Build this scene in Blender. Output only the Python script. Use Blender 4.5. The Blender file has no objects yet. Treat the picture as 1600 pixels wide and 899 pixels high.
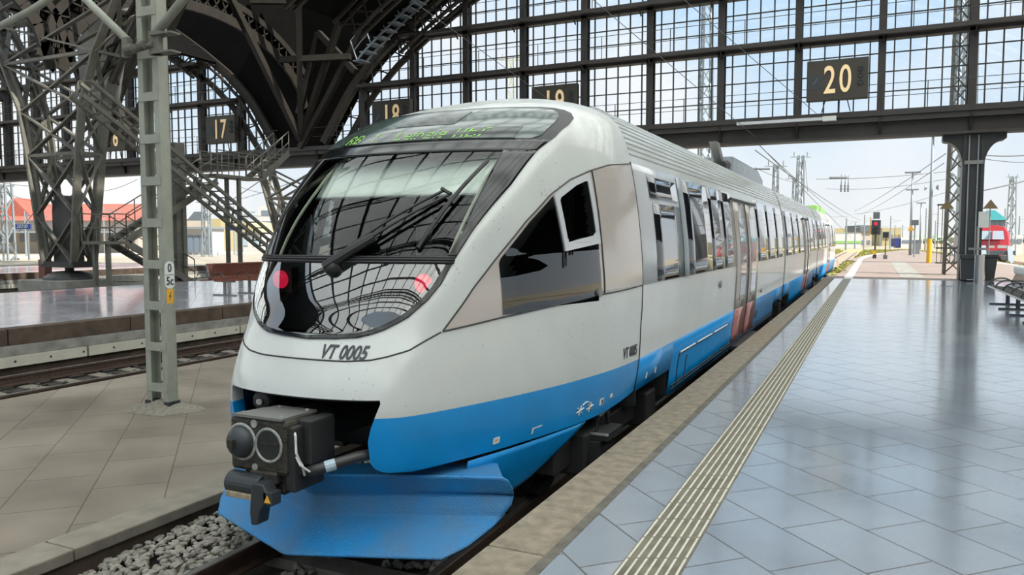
import bpy, math, random
import numpy as np
from mathutils import Vector, Matrix
random.seed(7)
SC = bpy.context.scene
COL = SC.collection
PI = math.pi

# ---------------------------------------------------------------- camera
F_PX = 1200.0
CAM = np.array([0.0, 0.0, 1.63])
_a, _b = (1367.0 - 800) / F_PX, (449.5 - 372.0) / F_PX
_p = math.atan(-_b)
_D = np.array([_a, _b, 1.0]); _D /= np.linalg.norm(_D)
_U = np.array([0, math.cos(_p), math.sin(_p)])
_X = np.cross(_D, _U)
if _X[0] < 0: _X = -_X
RM = np.stack([_X, _D, _U])                      # rows: world axes in (right, up, forward)
cam_d = bpy.data.cameras.new('camera'); cam = bpy.data.objects.new('camera', cam_d); COL.objects.link(cam)
cam_d.sensor_width = 36.0; cam_d.lens = 36.0 * F_PX / 1600.0; cam_d.clip_start = 0.05; cam_d.clip_end = 2000
r_, u_, f_ = RM[:, 0], RM[:, 1], RM[:, 2]
cam.matrix_world = Matrix(((r_[0], u_[0], -f_[0], 0), (r_[1], u_[1], -f_[1], 0), (r_[2], u_[2], -f_[2], 1.63), (0, 0, 0, 1)))
SC.camera = cam

def ray(px, py): return RM @ np.array([(px - 800) / F_PX, (449.5 - py) / F_PX, 1.0])
def onz(px, py, z=0.0):                           # a point of the photograph on a level plane
    d = ray(px, py); return CAM + d * (z - CAM[2]) / d[2]
def ony(px, py, y):
    d = ray(px, py); return CAM + d * y / d[1]
def onx(px, py, x):
    d = ray(px, py); return CAM + d * x / d[0]
def deep(px, py, depth): return CAM + ray(px, py) * depth
CAMROT = math.atan2(r_[1], r_[0])                 # heading of the yard buildings that face the hall

# ---------------------------------------------------------------- light
SC.view_settings.view_transform = 'Standard'
SC.view_settings.look = 'None'
SC.view_settings.exposure = 0.0
SC.view_settings.gamma = 1.0
SC.view_settings.use_curve_mapping = False

w = bpy.data.worlds.new('sky'); SC.world = w; w.use_nodes = True
nt = w.node_tree; nt.nodes.clear()
out = nt.nodes.new('ShaderNodeOutputWorld'); bg = nt.nodes.new('ShaderNodeBackground')
tc = nt.nodes.new('ShaderNodeTexCoord'); sep = nt.nodes.new('ShaderNodeSeparateXYZ')
ramp = nt.nodes.new('ShaderNodeValToRGB')
e = ramp.color_ramp.elements
e[0].position = 0.0; e[0].color = (0.86, 0.89, 0.90, 1)
e[1].position = 1.0; e[1].color = (1.25, 1.5, 1.75, 1)
m = e.new(0.12); m.color = (0.75, 0.87, 0.98, 1)
m = e.new(0.30); m.color = (0.60, 0.81, 1.02, 1)
m = e.new(0.45); m.color = (0.9, 1.08, 1.25, 1)
noi = nt.nodes.new('ShaderNodeTexNoise'); noi.inputs['Scale'].default_value = 3.2; noi.inputs['Detail'].default_value = 5
cr = nt.nodes.new('ShaderNodeValToRGB'); cr.color_ramp.elements[0].position = 0.44; cr.color_ramp.elements[1].position = 0.66
mx = nt.nodes.new('ShaderNodeMixRGB'); mx.inputs['Color2'].default_value = (1.02, 1.02, 1.02, 1)
nt.links.new(tc.outputs['Generated'], sep.inputs[0]); nt.links.new(sep.outputs['Z'], ramp.inputs['Fac'])
nt.links.new(tc.outputs['Generated'], noi.inputs['Vector']); nt.links.new(noi.outputs['Fac'], cr.inputs['Fac'])
nt.links.new(cr.outputs['Color'], mx.inputs['Fac']); nt.links.new(ramp.outputs['Color'], mx.inputs['Color1'])
nt.links.new(mx.outputs['Color'], bg.inputs['Color']); bg.inputs['Strength'].default_value = 1.0
nt.links.new(bg.outputs[0], out.inputs[0])

sun_d = bpy.data.lights.new('sun', 'SUN'); sun = bpy.data.objects.new('sun', sun_d); COL.objects.link(sun)
sun_d.energy = 9.0; sun_d.angle = math.radians(1.0); sun_d.color = (1.0, 0.95, 0.87)
sun.rotation_euler = Vector((0.62, -0.10, 0.78)).to_track_quat('Z', 'Y').to_euler()
sun.location = (40, 0, 60)

# ---------------------------------------------------------------- materials
def newmat(name):
    m = bpy.data.materials.new(name); m.use_nodes = True
    return m, m.node_tree, m.node_tree.nodes['Principled BSDF']
def mat(name, col, rough=0.5, metal=0.0, noise=0.0, nscale=6.0, bump=0.0, bscale=40.0, coat=0.0, spec=0.5, col2=None, emit=None, estr=0.0, thresh=None):
    m, t, b = newmat(name)
    b.inputs['Roughness'].default_value = rough; b.inputs['Metallic'].default_value = metal
    b.inputs['Specular IOR Level'].default_value = spec
    b.inputs['Coat Weight'].default_value = coat; b.inputs['Coat Roughness'].default_value = 0.06
    b.inputs['Base Color'].default_value = (*col, 1)
    geo = None
    if noise > 0 or bump > 0:
        geo = t.nodes.new('ShaderNodeNewGeometry')
    if noise > 0:
        n = t.nodes.new('ShaderNodeTexNoise'); n.inputs['Scale'].default_value = nscale; n.inputs['Detail'].default_value = 6
        t.links.new(geo.outputs['Position'], n.inputs['Vector'])
        r = t.nodes.new('ShaderNodeValToRGB')
        lo, hi = thresh if thresh else (0.3, 0.7)
        r.color_ramp.elements[0].position = lo; r.color_ramp.elements[1].position = hi
        c2 = col2 if col2 else tuple(c * (1 - noise) for c in col)
        r.color_ramp.elements[0].color = (*c2, 1); r.color_ramp.elements[1].color = (*col, 1)
        t.links.new(n.outputs['Fac'], r.inputs['Fac']); t.links.new(r.outputs['Color'], b.inputs['Base Color'])
    if bump > 0:
        n2 = t.nodes.new('ShaderNodeTexNoise'); n2.inputs['Scale'].default_value = bscale; n2.inputs['Detail'].default_value = 4
        t.links.new(geo.outputs['Position'], n2.inputs['Vector'])
        bp = t.nodes.new('ShaderNodeBump'); bp.inputs['Strength'].default_value = bump; bp.inputs['Distance'].default_value = 0.02
        t.links.new(n2.outputs['Fac'], bp.inputs['Height']); t.links.new(bp.outputs['Normal'], b.inputs['Normal'])
    if emit:
        b.inputs['Emission Color'].default_value = (*emit, 1); b.inputs['Emission Strength'].default_value = estr
    return m
def glass_mat(name, tint=(0.9, 0.95, 0.95), rough=0.0, refl=1.0, ior=1.5, dirt=0.0):
    m = bpy.data.materials.new(name); m.use_nodes = True; t = m.node_tree; t.nodes.clear()
    o = t.nodes.new('ShaderNodeOutputMaterial'); mixs = t.nodes.new('ShaderNodeMixShader')
    tr = t.nodes.new('ShaderNodeBsdfTransparent'); gl = t.nodes.new('ShaderNodeBsdfGlossy'); fr = t.nodes.new('ShaderNodeFresnel')
    tr.inputs[0].default_value = (*tint, 1); gl.inputs['Roughness'].default_value = rough; fr.inputs[0].default_value = ior
    mu = t.nodes.new('ShaderNodeMath'); mu.operation = 'MULTIPLY'; mu.inputs[1].default_value = refl; mu.use_clamp = True
    t.links.new(fr.outputs[0], mu.inputs[0]); t.links.new(mu.outputs[0], mixs.inputs[0])
    t.links.new(tr.outputs[0], mixs.inputs[1]); t.links.new(gl.outputs[0], mixs.inputs[2])
    last = mixs
    if dirt > 0:
        df = t.nodes.new('ShaderNodeBsdfTranslucent'); df.inputs[0].default_value = (0.8, 0.85, 0.9, 1)
        m2 = t.nodes.new('ShaderNodeMixShader'); m2.inputs[0].default_value = dirt
        t.links.new(mixs.outputs[0], m2.inputs[1]); t.links.new(df.outputs[0], m2.inputs[2]); last = m2
    t.links.new(last.outputs[0], o.inputs[0])
    return m
M = {}
M['white'] = mat('white_paint', (0.51, 0.53, 0.51), 0.30, noise=0.10, nscale=2.0, coat=0.35)
def speckle(m, scale, lo, hi, dark):
    t = m.node_tree; b = t.nodes['Principled BSDF']; src = b.inputs['Base Color'].links[0].from_socket
    g = t.nodes.new('ShaderNodeNewGeometry'); n = t.nodes.new('ShaderNodeTexNoise'); n.inputs['Scale'].default_value = scale; n.inputs['Detail'].default_value = 3
    n2 = t.nodes.new('ShaderNodeTexNoise'); n2.inputs['Scale'].default_value = 1.3
    ad = t.nodes.new('ShaderNodeMath'); ad.operation = 'MULTIPLY_ADD'; ad.inputs[1].default_value = 0.35
    r = t.nodes.new('ShaderNodeValToRGB'); r.color_ramp.elements[0].position = lo; r.color_ramp.elements[1].position = hi
    r.color_ramp.elements[0].color = (1, 1, 1, 1); r.color_ramp.elements[1].color = (dark, dark, dark, 1)
    x = t.nodes.new('ShaderNodeMixRGB'); x.blend_type = 'MULTIPLY'; x.inputs['Fac'].default_value = 1
    t.links.new(g.outputs['Position'], n.inputs['Vector']); t.links.new(g.outputs['Position'], n2.inputs['Vector'])
    t.links.new(n2.outputs['Fac'], ad.inputs[0]); t.links.new(n.outputs['Fac'], ad.inputs[2]); t.links.new(ad.outputs[0], r.inputs['Fac'])
    t.links.new(src, x.inputs['Color1']); t.links.new(r.outputs['Color'], x.inputs['Color2']); t.links.new(x.outputs['Color'], b.inputs['Base Color'])
speckle(M['white'], 42, 0.86, 0.94, 0.55)
M['blue'] = mat('blue_paint', (0.002, 0.25, 0.62), 0.36, noise=0.15, nscale=3.0, coat=0.25)
M['plow'] = mat('scuffed_shaded_blue', (0.003, 0.20, 0.50), 0.55, noise=0.4, nscale=4.0, bump=0.5, bscale=90, col2=(0.05, 0.17, 0.33), coat=0.0)  # scuffed blue, its base also darkened for the shade under the nose
M['taupe'] = mat('taupe_paint', (0.40, 0.36, 0.33), 0.22, coat=0.5)
M['silver'] = mat('pale_grey_paint', (0.50, 0.51, 0.53), 0.2, coat=0.6)
M['black'] = mat('black_rubber', (0.012, 0.012, 0.013), 0.5)
M['blackgloss'] = mat('black_glass_border', (0.010, 0.011, 0.012), 0.12, spec=0.5)
M['winside'] = mat('dark_reflective_window', (0.010, 0.012, 0.015), 0.015, spec=1.0, coat=1.0)
M['display'] = mat('greenish_display_glass', (0.06, 0.085, 0.078), 0.10, spec=0.6)
M['displaydark'] = mat('dark_display_panel', (0.022, 0.032, 0.03), 0.12)
M['led'] = mat('green_led', (0.1, 0.3, 0.02), 0.5, emit=(0.38, 0.70, 0.16), estr=0.42)
M['lowerglass'] = mat('tinted_mirror_glass', (0.035, 0.05, 0.05), 0.03, spec=1.0, coat=1.0)
M['glass'] = glass_mat('clear_glass', (0.86, 0.92, 0.9), 0.0, 0.85)
M['lowglass'] = glass_mat('tinted_lower_glass', (0.62, 0.68, 0.66), 0.0, 4.0)
M['gableglass'] = glass_mat('old_window_glass', (0.93, 0.97, 1.0), 0.0, 0.6)
M['red'] = mat('red_lens', (0.5, 0.01, 0.03), 0.2, emit=(1.0, 0.02, 0.08), estr=0.9)
M['doorred'] = mat('faded_red_paint', (0.42, 0.16, 0.15), 0.2, coat=0.5)
M['text'] = mat('dark_lettering', (0.03, 0.036, 0.045), 0.5)
M['decal'] = mat('pale_decal', (0.6, 0.62, 0.6), 0.5)
M['decalo'] = mat('orange_decal', (0.6, 0.35, 0.15), 0.5)
M['blind'] = mat('grey_blind_fabric', (0.80, 0.82, 0.76), 0.8, noise=0.1, nscale=9)
M['cabdark'] = mat('dark_cab_lining', (0.02, 0.022, 0.024), 0.6)
M['beige'] = mat('beige_trim', (0.50, 0.50, 0.38), 0.5)
M['greasy'] = mat('greasy_cast_metal', (0.055, 0.048, 0.035), 0.45, metal=0.3, noise=0.7, nscale=25, bump=0.5, bscale=120)
M['greaserim'] = mat('worn_grease_rim', (0.35, 0.36, 0.33), 0.5, noise=0.5, nscale=30)
M['underdark'] = mat('black_underframe', (0.018, 0.018, 0.018), 0.6, noise=0.4, nscale=8)
M['steelmid'] = mat('dull_steel', (0.22, 0.22, 0.21), 0.4, metal=0.6)
M['olive'] = mat('grey_green_steel_paint', (0.29, 0.30, 0.25), 0.5, noise=0.2, nscale=5)
M['oliveworn'] = mat('weathered_grey_steel_paint', (0.135, 0.13, 0.105), 0.55, noise=0.35, nscale=4)
M['darksteel'] = mat('dark_painted_steel', (0.045, 0.045, 0.042), 0.55, noise=0.3, nscale=3)
M['beam'] = mat('dark_riveted_steel', (0.042, 0.037, 0.035), 0.6, noise=0.25, nscale=2)
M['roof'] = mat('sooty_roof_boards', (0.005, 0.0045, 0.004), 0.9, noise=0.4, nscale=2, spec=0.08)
M['rib'] = mat('brown_riveted_rib', (0.030, 0.026, 0.020), 0.6, noise=0.3, nscale=3, spec=0.3)
M['col'] = mat('near_black_cast_iron', (0.028, 0.030, 0.033), 0.45, noise=0.3, nscale=6)
M['signbox'] = mat('dark_brown_sign_enamel', (0.035, 0.030, 0.022), 0.5)
M['numeral'] = mat('cream_neon_numeral', (0.85, 0.66, 0.38), 0.5, emit=(0.9, 0.62, 0.3), estr=0.18)
M['concrete'] = mat('concrete', (0.30, 0.29, 0.25), 0.85, noise=0.35, nscale=3, bump=0.2, bscale=30)
M['sleeper'] = mat('pale_concrete_sleeper', (0.20, 0.18, 0.145), 0.85, noise=0.3, nscale=10)
M['rail'] = mat('rusty_rail', (0.10, 0.065, 0.05), 0.5, metal=0.5, noise=0.4, nscale=14)
M['railtop'] = mat('polished_rail_head', (0.40, 0.39, 0.38), 0.3, metal=0.9)
M['ballast'] = mat('grey_ballast_stone', (0.30, 0.28, 0.235), 0.9, noise=0.5, nscale=9, bump=0.4, bscale=50)
M['bed'] = mat('dark_oily_trackbed', (0.05, 0.043, 0.035), 0.9, noise=0.6, nscale=6, bump=0.6, bscale=30)
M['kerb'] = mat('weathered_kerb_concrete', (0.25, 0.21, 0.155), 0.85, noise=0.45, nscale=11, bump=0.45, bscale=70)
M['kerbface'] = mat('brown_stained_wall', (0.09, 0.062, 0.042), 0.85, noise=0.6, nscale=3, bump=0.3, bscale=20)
M['ledge'] = mat('crumbling_grey_ledge', (0.26, 0.25, 0.23), 0.85, noise=0.5, nscale=4)
M['creambeam'] = mat('cream_guard_rail', (0.44, 0.42, 0.35), 0.6, noise=0.15, nscale=3)
M['brownseat'] = mat('red_brown_slat', (0.16, 0.055, 0.035), 0.45)
M['yellow'] = mat('yellow_paint', (0.75, 0.42, 0.02), 0.5)
M['yellowpale'] = mat('yellow_sign', (0.72, 0.36, 0.03), 0.5)
M['asphalt'] = mat('pinkish_asphalt', (0.26, 0.205, 0.175), 0.9, noise=0.2, nscale=0.8)
M['whiteline'] = mat('white_line_paint', (0.72, 0.71, 0.66), 0.7)
M['galv'] = mat('galvanised_steel', (0.30, 0.34, 0.36), 0.45, metal=0.4)
M['stainless'] = mat('brushed_stainless', (0.45, 0.45, 0.43), 0.28, metal=0.9)
M['binblack'] = mat('black_bin_plastic', (0.025, 0.03, 0.034), 0.45)
M['signalblack'] = mat('signal_black', (0.05, 0.055, 0.06), 0.6)
M['siggrey'] = mat('grey_signal_plate', (0.12, 0.14, 0.15), 0.6)
M['locored'] = mat('loco_red', (0.48, 0.025, 0.035), 0.3, coat=0.4)
M['teal'] = mat('teal_roof_sheet', (0.012, 0.19, 0.20), 0.5)
M['redroof'] = mat('red_roof_tiles', (0.38, 0.10, 0.07), 0.8, noise=0.2, nscale=0.6)
M['palewall'] = mat('pale_rendered_wall', (0.48, 0.42, 0.36), 0.8, noise=0.1, nscale=0.5)
M['whitewall'] = mat('white_rendered_wall', (0.52, 0.51, 0.50), 0.8)
M['olivewall'] = mat('ochre_sheet_roof', (0.38, 0.33, 0.18), 0.7)
M['windowdark'] = mat('blue_grey_window', (0.16, 0.20, 0.25), 0.2)
M['bluesign'] = mat('blue_sign_panel', (0.02, 0.035, 0.16), 0.4)
M['green'] = mat('lime_green_paint', (0.22, 0.42, 0.12), 0.4)
M['glassblue'] = mat('pale_window_strip', (0.34, 0.42, 0.48), 0.2)
M['ground'] = mat('bright_yard_ground', (0.33, 0.285, 0.21), 0.95, noise=0.4, nscale=0.09, col2=(0.27, 0.22, 0.14))
M['grass'] = mat('dry_grass', (0.36, 0.32, 0.09), 0.9, noise=0.5, nscale=0.9, col2=(0.24, 0.25, 0.06), bump=0.6, bscale=8)
M['tactile'] = mat('grey_tactile_base', (0.15, 0.135, 0.095), 0.7, noise=0.45, nscale=7)
M['tactrib'] = mat('white_tactile_rib', (0.50, 0.485, 0.41), 0.6, noise=0.2, nscale=20)
M['hose'] = mat('hose_rubber', (0.03, 0.03, 0.032), 0.4)
M['wirewhite'] = mat('white_cable', (0.5, 0.5, 0.48), 0.5)
M['wire'] = mat('overhead_wire_metal', (0.10, 0.11, 0.115), 0.6)
M['rubble'] = mat('dusty_mortar', (0.23, 0.21, 0.17), 0.95, noise=0.4, nscale=20, bump=0.8, bscale=60)

def paving_mat(name, base, base2, mortar, bw, bh, ang, offset, off_xy, rough, rough2, mort=0.012, dirtcol=None, spec=0.5, coat=0.0):
    m, t, b = newmat(name); b.inputs['Coat Weight'].default_value = coat; b.inputs['Coat Roughness'].default_value = 0.12
    geo = t.nodes.new('ShaderNodeNewGeometry'); mp = t.nodes.new('ShaderNodeMapping')
    mp.inputs['Rotation'].default_value = (0, 0, ang); mp.inputs['Location'].default_value = (off_xy[0], off_xy[1], 0)
    br = t.nodes.new('ShaderNodeTexBrick'); br.offset = 0.0
    br.inputs['Scale'].default_value = 1.0; br.inputs['Brick Width'].default_value = bw; br.inputs['Row Height'].default_value = bh
    br.inputs['Mortar Size'].default_value = mort; br.inputs['Mortar Smooth'].default_value = 0.2; br.inputs['Bias'].default_value = 0.0
    br.inputs['Color1'].default_value = (*base, 1); br.inputs['Color2'].default_value = (*base2, 1); br.inputs['Mortar'].default_value = (*mortar, 1)
    t.links.new(geo.outputs['Position'], mp.inputs['Vector']); sp = t.nodes.new('ShaderNodeSeparateXYZ'); cb = t.nodes.new('ShaderNodeCombineXYZ')
    dv = t.nodes.new('ShaderNodeMath'); dv.operation = 'DIVIDE'; dv.inputs[1].default_value = bh
    fl_ = t.nodes.new('ShaderNodeMath'); fl_.operation = 'FLOOR'
    ma = t.nodes.new('ShaderNodeMath'); ma.operation = 'MULTIPLY_ADD'; ma.inputs[1].default_value = -offset * bw
    t.links.new(mp.outputs['Vector'], sp.inputs[0]); t.links.new(sp.outputs['Y'], dv.inputs[0]); t.links.new(dv.outputs[0], fl_.inputs[0])
    t.links.new(fl_.outputs[0], ma.inputs[0]); t.links.new(sp.outputs['X'], ma.inputs[2]); t.links.new(ma.outputs[0], cb.inputs['X']); t.links.new(sp.outputs['Y'], cb.inputs['Y'])
    t.links.new(cb.outputs[0], br.inputs['Vector'])
    n = t.nodes.new('ShaderNodeTexNoise'); n.inputs['Scale'].default_value = 0.8; n.inputs['Detail'].default_value = 8
    t.links.new(geo.outputs['Position'], n.inputs['Vector'])
    n3 = t.nodes.new('ShaderNodeTexNoise'); n3.inputs['Scale'].default_value = 160; n3.inputs['Detail'].default_value = 2
    t.links.new(geo.outputs['Position'], n3.inputs['Vector'])
    mul = t.nodes.new('ShaderNodeMixRGB'); mul.blend_type = 'MULTIPLY'; mul.inputs['Fac'].default_value = 1.0
    r = t.nodes.new('ShaderNodeValToRGB'); r.color_ramp.elements[0].position = 0.3; r.color_ramp.elements[1].position = 0.7
    dc = dirtcol or (0.72, 0.72, 0.72)
    r.color_ramp.elements[0].color = (*dc, 1); r.color_ramp.elements[1].color = (1, 1, 1, 1)
    t.links.new(n.outputs['Fac'], r.inputs['Fac'])
    r3 = t.nodes.new('ShaderNodeValToRGB'); r3.color_ramp.elements[0].position = 0.35; r3.color_ramp.elements[1].position = 0.6
    r3.color_ramp.elements[0].color = (0.85, 0.85, 0.85, 1); r3.color_ramp.elements[1].color = (1, 1, 1, 1)
    t.links.new(n3.outputs['Fac'], r3.inputs['Fac'])
    mul2 = t.nodes.new('ShaderNodeMixRGB'); mul2.blend_type = 'MULTIPLY'; mul2.inputs['Fac'].default_value = 1.0
    t.links.new(br.outputs['Color'], mul.inputs['Color1']); t.links.new(r.outputs['Color'], mul.inputs['Color2'])
    t.links.new(mul.outputs['Color'], mul2.inputs['Color1']); t.links.new(r3.outputs['Color'], mul2.inputs['Color2'])
    t.links.new(mul2.outputs['Color'], b.inputs['Base Color']); b.inputs['Specular IOR Level'].default_value = spec
    rr = t.nodes.new('ShaderNodeMapRange'); rr.inputs['From Min'].default_value = 0.3; rr.inputs['From Max'].default_value = 0.7
    rr.inputs['To Min'].default_value = rough; rr.inputs['To Max'].default_value = rough2
    t.links.new(n.outputs['Fac'], rr.inputs['Value'])
    ad = t.nodes.new('ShaderNodeMath'); ad.operation = 'MULTIPLY_ADD'; ad.inputs[1].default_value = 0.5
    t.links.new(br.outputs['Fac'], ad.inputs[0]); t.links.new(rr.outputs['Result'], ad.inputs[2]); t.links.new(ad.outputs[0], b.inputs['Roughness'])
    bp = t.nodes.new('ShaderNodeBump'); bp.inputs['Strength'].default_value = 0.3; bp.inputs['Distance'].default_value = 0.006; bp.invert = True
    t.links.new(br.outputs['Fac'], bp.inputs['Height']); t.links.new(bp.outputs['Normal'], b.inputs['Normal'])
    return m
M['paving'] = paving_mat('polished_diagonal_slabs', (0.22, 0.255, 0.305), (0.255, 0.29, 0.34), (0.03, 0.03, 0.03), 0.615, 0.4285, PI / 4, 0.29, (0.221, -0.279), 0.10, 0.22, 0.006, spec=0.9, coat=0.8)
M['paving_sheen'] = paving_mat('slabs_with_sky_sheen', (0.50, 0.49, 0.55), (0.55, 0.54, 0.60), (0.2, 0.19, 0.2), 0.615, 0.427, PI / 4, 0.33, (0.1, 0.2), 0.16, 0.32, 0.006, spec=0.9, coat=0.8)  # sky reflection put into a paler slab colour than the right platform's
M['pavelow'] = paving_mat('worn_sandy_slabs', (0.215, 0.185, 0.145), (0.25, 0.215, 0.17), (0.15, 0.125, 0.095), 0.9, 0.62, PI / 4, 0.5, (0.3, 0.0), 0.55, 0.8, 0.007, dirtcol=(0.52, 0.49, 0.47))

def roofglass_mat():
    m = bpy.data.materials.new('frosted_roof_glass'); m.use_nodes = True; t = m.node_tree; t.nodes.clear()
    o = t.nodes.new('ShaderNodeOutputMaterial'); a = t.nodes.new('ShaderNodeBsdfTranslucent'); d = t.nodes.new('ShaderNodeBsdfDiffuse')
    a.inputs[0].default_value = (0.93, 0.97, 0.95, 1); d.inputs[0].default_value = (0.3, 0.32, 0.31, 1)
    tr = t.nodes.new('ShaderNodeBsdfTransparent'); tr.inputs[0].default_value = (0.8, 0.86, 0.84, 1)
    x = t.nodes.new('ShaderNodeMixShader'); x.inputs[0].default_value = 0.03
    t.links.new(a.outputs[0], x.inputs[1]); t.links.new(d.outputs[0], x.inputs[2]); t.links.new(x.outputs[0], o.inputs[0])
    return m
M['roofglass'] = roofglass_mat()

# ---------------------------------------------------------------- mesh helpers
BASE = {}
class MB:
    def __init__(s): s.v = []; s.f = []
    def add(s, vs, fs):
        o = len(s.v); s.v += [tuple(map(float, p)) for p in vs]; s.f += [tuple(i + o for i in q) for q in fs]; return s
    def box(s, x0, x1, y0, y1, z0, z1):
        return s.add([(x0, y0, z0), (x1, y0, z0), (x1, y1, z0), (x0, y1, z0), (x0, y0, z1), (x1, y0, z1), (x1, y1, z1), (x0, y1, z1)],
                     [(0, 3, 2, 1), (4, 5, 6, 7), (0, 1, 5, 4), (1, 2, 6, 5), (2, 3, 7, 6), (3, 0, 4, 7)])
    def rbox(s, c, sx, sy, z0, z1, rz=0.0):           # upright box about centre c turned by rz
        ca, sa = math.cos(rz), math.sin(rz); vs = []
        for z in (z0, z1):
            for a, b in ((-1, -1), (1, -1), (1, 1), (-1, 1)):
                x, y = a * sx / 2, b * sy / 2
                vs.append((c[0] + x * ca - y * sa, c[1] + x * sa + y * ca, z))
        return s.add(vs, [(0, 3, 2, 1), (4, 5, 6, 7), (0, 1, 5, 4), (1, 2, 6, 5), (2, 3, 7, 6), (3, 0, 4, 7)])
    def bar(s, p, q, w, h=None, up=(0, 0, 1)):
        h = h or w; p, q = Vector(p), Vector(q); d = (q - p).normalized(); u = Vector(up)
        if abs(d.dot(u)) > 0.98: u = Vector((0, 1, 0))
        a = d.cross(u).normalized(); b = a.cross(d).normalized()
        vs = []
        for c in (p, q):
            for i, j in ((-1, -1), (1, -1), (1, 1), (-1, 1)): vs.append(c + a * (i * w / 2) + b * (j * h / 2))
        return s.add(vs, [(0, 3, 2, 1), (4, 5, 6, 7), (0, 1, 5, 4), (1, 2, 6, 5), (2, 3, 7, 6), (3, 0, 4, 7)])
    def bars(s, pts, w, h=None, up=(0, 0, 1)):
        for a, b in zip(pts[:-1], pts[1:]): s.bar(a, b, w, h, up)
        return s
    def cyl(s, p, q, r0, r1=None, n=16, cap=True):
        r1 = r0 if r1 is None else r1; p, q = Vector(p), Vector(q); d = (q - p).normalized()
        u = Vector((0, 0, 1)) if abs(d.z) < 0.95 else Vector((1, 0, 0)); a = d.cross(u).normalized(); b = a.cross(d)
        vs = []
        for c, r in ((p, r0), (q, r1)):
            for i in range(n): t = 2 * PI * i / n; vs.append(c + a * (r * math.cos(t)) + b * (r * math.sin(t)))
        fs = [(i, (i + 1) % n, n + (i + 1) % n, n + i) for i in range(n)]
        if cap: fs += [tuple(range(n - 1, -1, -1)), tuple(range(n, 2 * n))]
        return s.add(vs, fs)
    def lathe(s, p, d, prof, n=24):                   # prof: list of (distance along d, radius)
        p, d = Vector(p), Vector(d).normalized(); u = Vector((0, 0, 1)) if abs(d.z) < 0.95 else Vector((1, 0, 0))
        a = d.cross(u).normalized(); b = a.cross(d); vs = []
        for t, r in prof:
            for i in range(n): g = 2 * PI * i / n; vs.append(p + d * t + a * (r * math.cos(g)) + b * (r * math.sin(g)))
        fs = []
        for k in range(len(prof) - 1):
            for i in range(n): fs.append((k * n + i, k * n + (i + 1) % n, (k + 1) * n + (i + 1) % n, (k + 1) * n + i))
        fs += [tuple(range(n - 1, -1, -1)), tuple(range((len(prof) - 1) * n, len(prof) * n))]
        return s.add(vs, fs)
    def path(s, pts, r, n=8):
        pts = [Vector(p) for p in pts]; vs = []; N = len(pts)
        for i, p in enumerate(pts):
            d = (pts[min(i + 1, N - 1)] - pts[max(i - 1, 0)]).normalized()
            u = Vector((0, 0, 1)) if abs(d.z) < 0.95 else Vector((1, 0, 0)); a = d.cross(u).normalized(); b = a.cross(d)
            for k in range(n): t = 2 * PI * k / n; vs.append(p + a * (r * math.cos(t)) + b * (r * math.sin(t)))
        fs = [(i * n + k, i * n + (k + 1) % n, (i + 1) * n + (k + 1) % n, (i + 1) * n + k) for i in range(N - 1) for k in range(n)]
        fs += [tuple(range(n - 1, -1, -1)), tuple(range((N - 1) * n, N * n))]
        return s.add(vs, fs)
    def prism(s, poly, a, b, ax='y'):                 # poly in the plane across ax, pushed from a to b
        n = len(poly)
        def P(q, t): return {'y': (q[0], t, q[1]), 'x': (t, q[0], q[1]), 'z': (q[0], q[1], t)}[ax]
        vs = [P(q, a) for q in poly] + [P(q, b) for q in poly]
        return s.add(vs, [tuple(range(n)), tuple(range(2 * n - 1, n - 1, -1))] + [(i, n + i, n + (i + 1) % n, (i + 1) % n) for i in range(n)])
    def grid(s, rows):
        n = len(rows[0]); vs = [p for r in rows for p in r]
        return s.add(vs, [(k * n + i, k * n + i + 1, (k + 1) * n + i + 1, (k + 1) * n + i) for k in range(len(rows) - 1) for i in range(n - 1)])
    def build(s, name, m, parent=None, smooth=False, bevel=0.0, solid=0.0, at=None, auto=None, subs=0):
        if not s.v: return None
        base = np.array(BASE.get(parent.name, (0, 0, 0)) if parent else (at if at is not None else (0, 0, 0)), float)
        me = bpy.data.meshes.new(name)
        me.from_pydata([tuple(np.array(p) - base) for p in s.v], [], s.f)
        ob = bpy.data.objects.new(name, me); COL.objects.link(ob)
        for q in (m if isinstance(m, (list, tuple)) else [m]): me.materials.append(q)
        if parent: ob.parent = parent
        else: ob.location = tuple(base)
        BASE[ob.name] = tuple(base)
        if solid: md = ob.modifiers.new('solid', 'SOLIDIFY'); md.thickness = solid; md.offset = 0
        if bevel: md = ob.modifiers.new('bevel', 'BEVEL'); md.width = bevel; md.segments = 2; md.limit_method = 'ANGLE'
        if subs: md = ob.modifiers.new('sub', 'SUBSURF'); md.levels = subs; md.render_levels = subs
        if smooth:
            me.polygons.foreach_set('use_smooth', [True] * len(me.polygons))
            if auto: me.set_sharp_from_angle(angle=math.radians(auto))
        me.update()
        return ob
def tag(o, label=None, cat=None, group=None, kind=None):
    if label: o['label'] = label
    if cat: o['category'] = cat
    if group: o['group'] = group
    if kind: o['kind'] = kind
    return o
def thing(name, label, cat, loc=(0, 0, 0), group=None):
    o = bpy.data.objects.new(name, None); COL.objects.link(o); o.empty_display_size = 0.2
    o.location = tuple(map(float, loc)); BASE[o.name] = tuple(map(float, loc)); return tag(o, label, cat, group)
def struct(o, label=None, cat='structure'): return tag(o, label, cat, kind='structure')
def copy_tree(o, parent=None):
    c = o.copy(); COL.objects.link(c)
    if parent: c.parent = parent
    BASE[c.name] = BASE.get(o.name, (0, 0, 0))
    for ch in [x for x in CHILD(o)]: copy_tree(ch, c)
    return c
def CHILD(o): return [x for x in COL.objects if x.parent == o]
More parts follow.
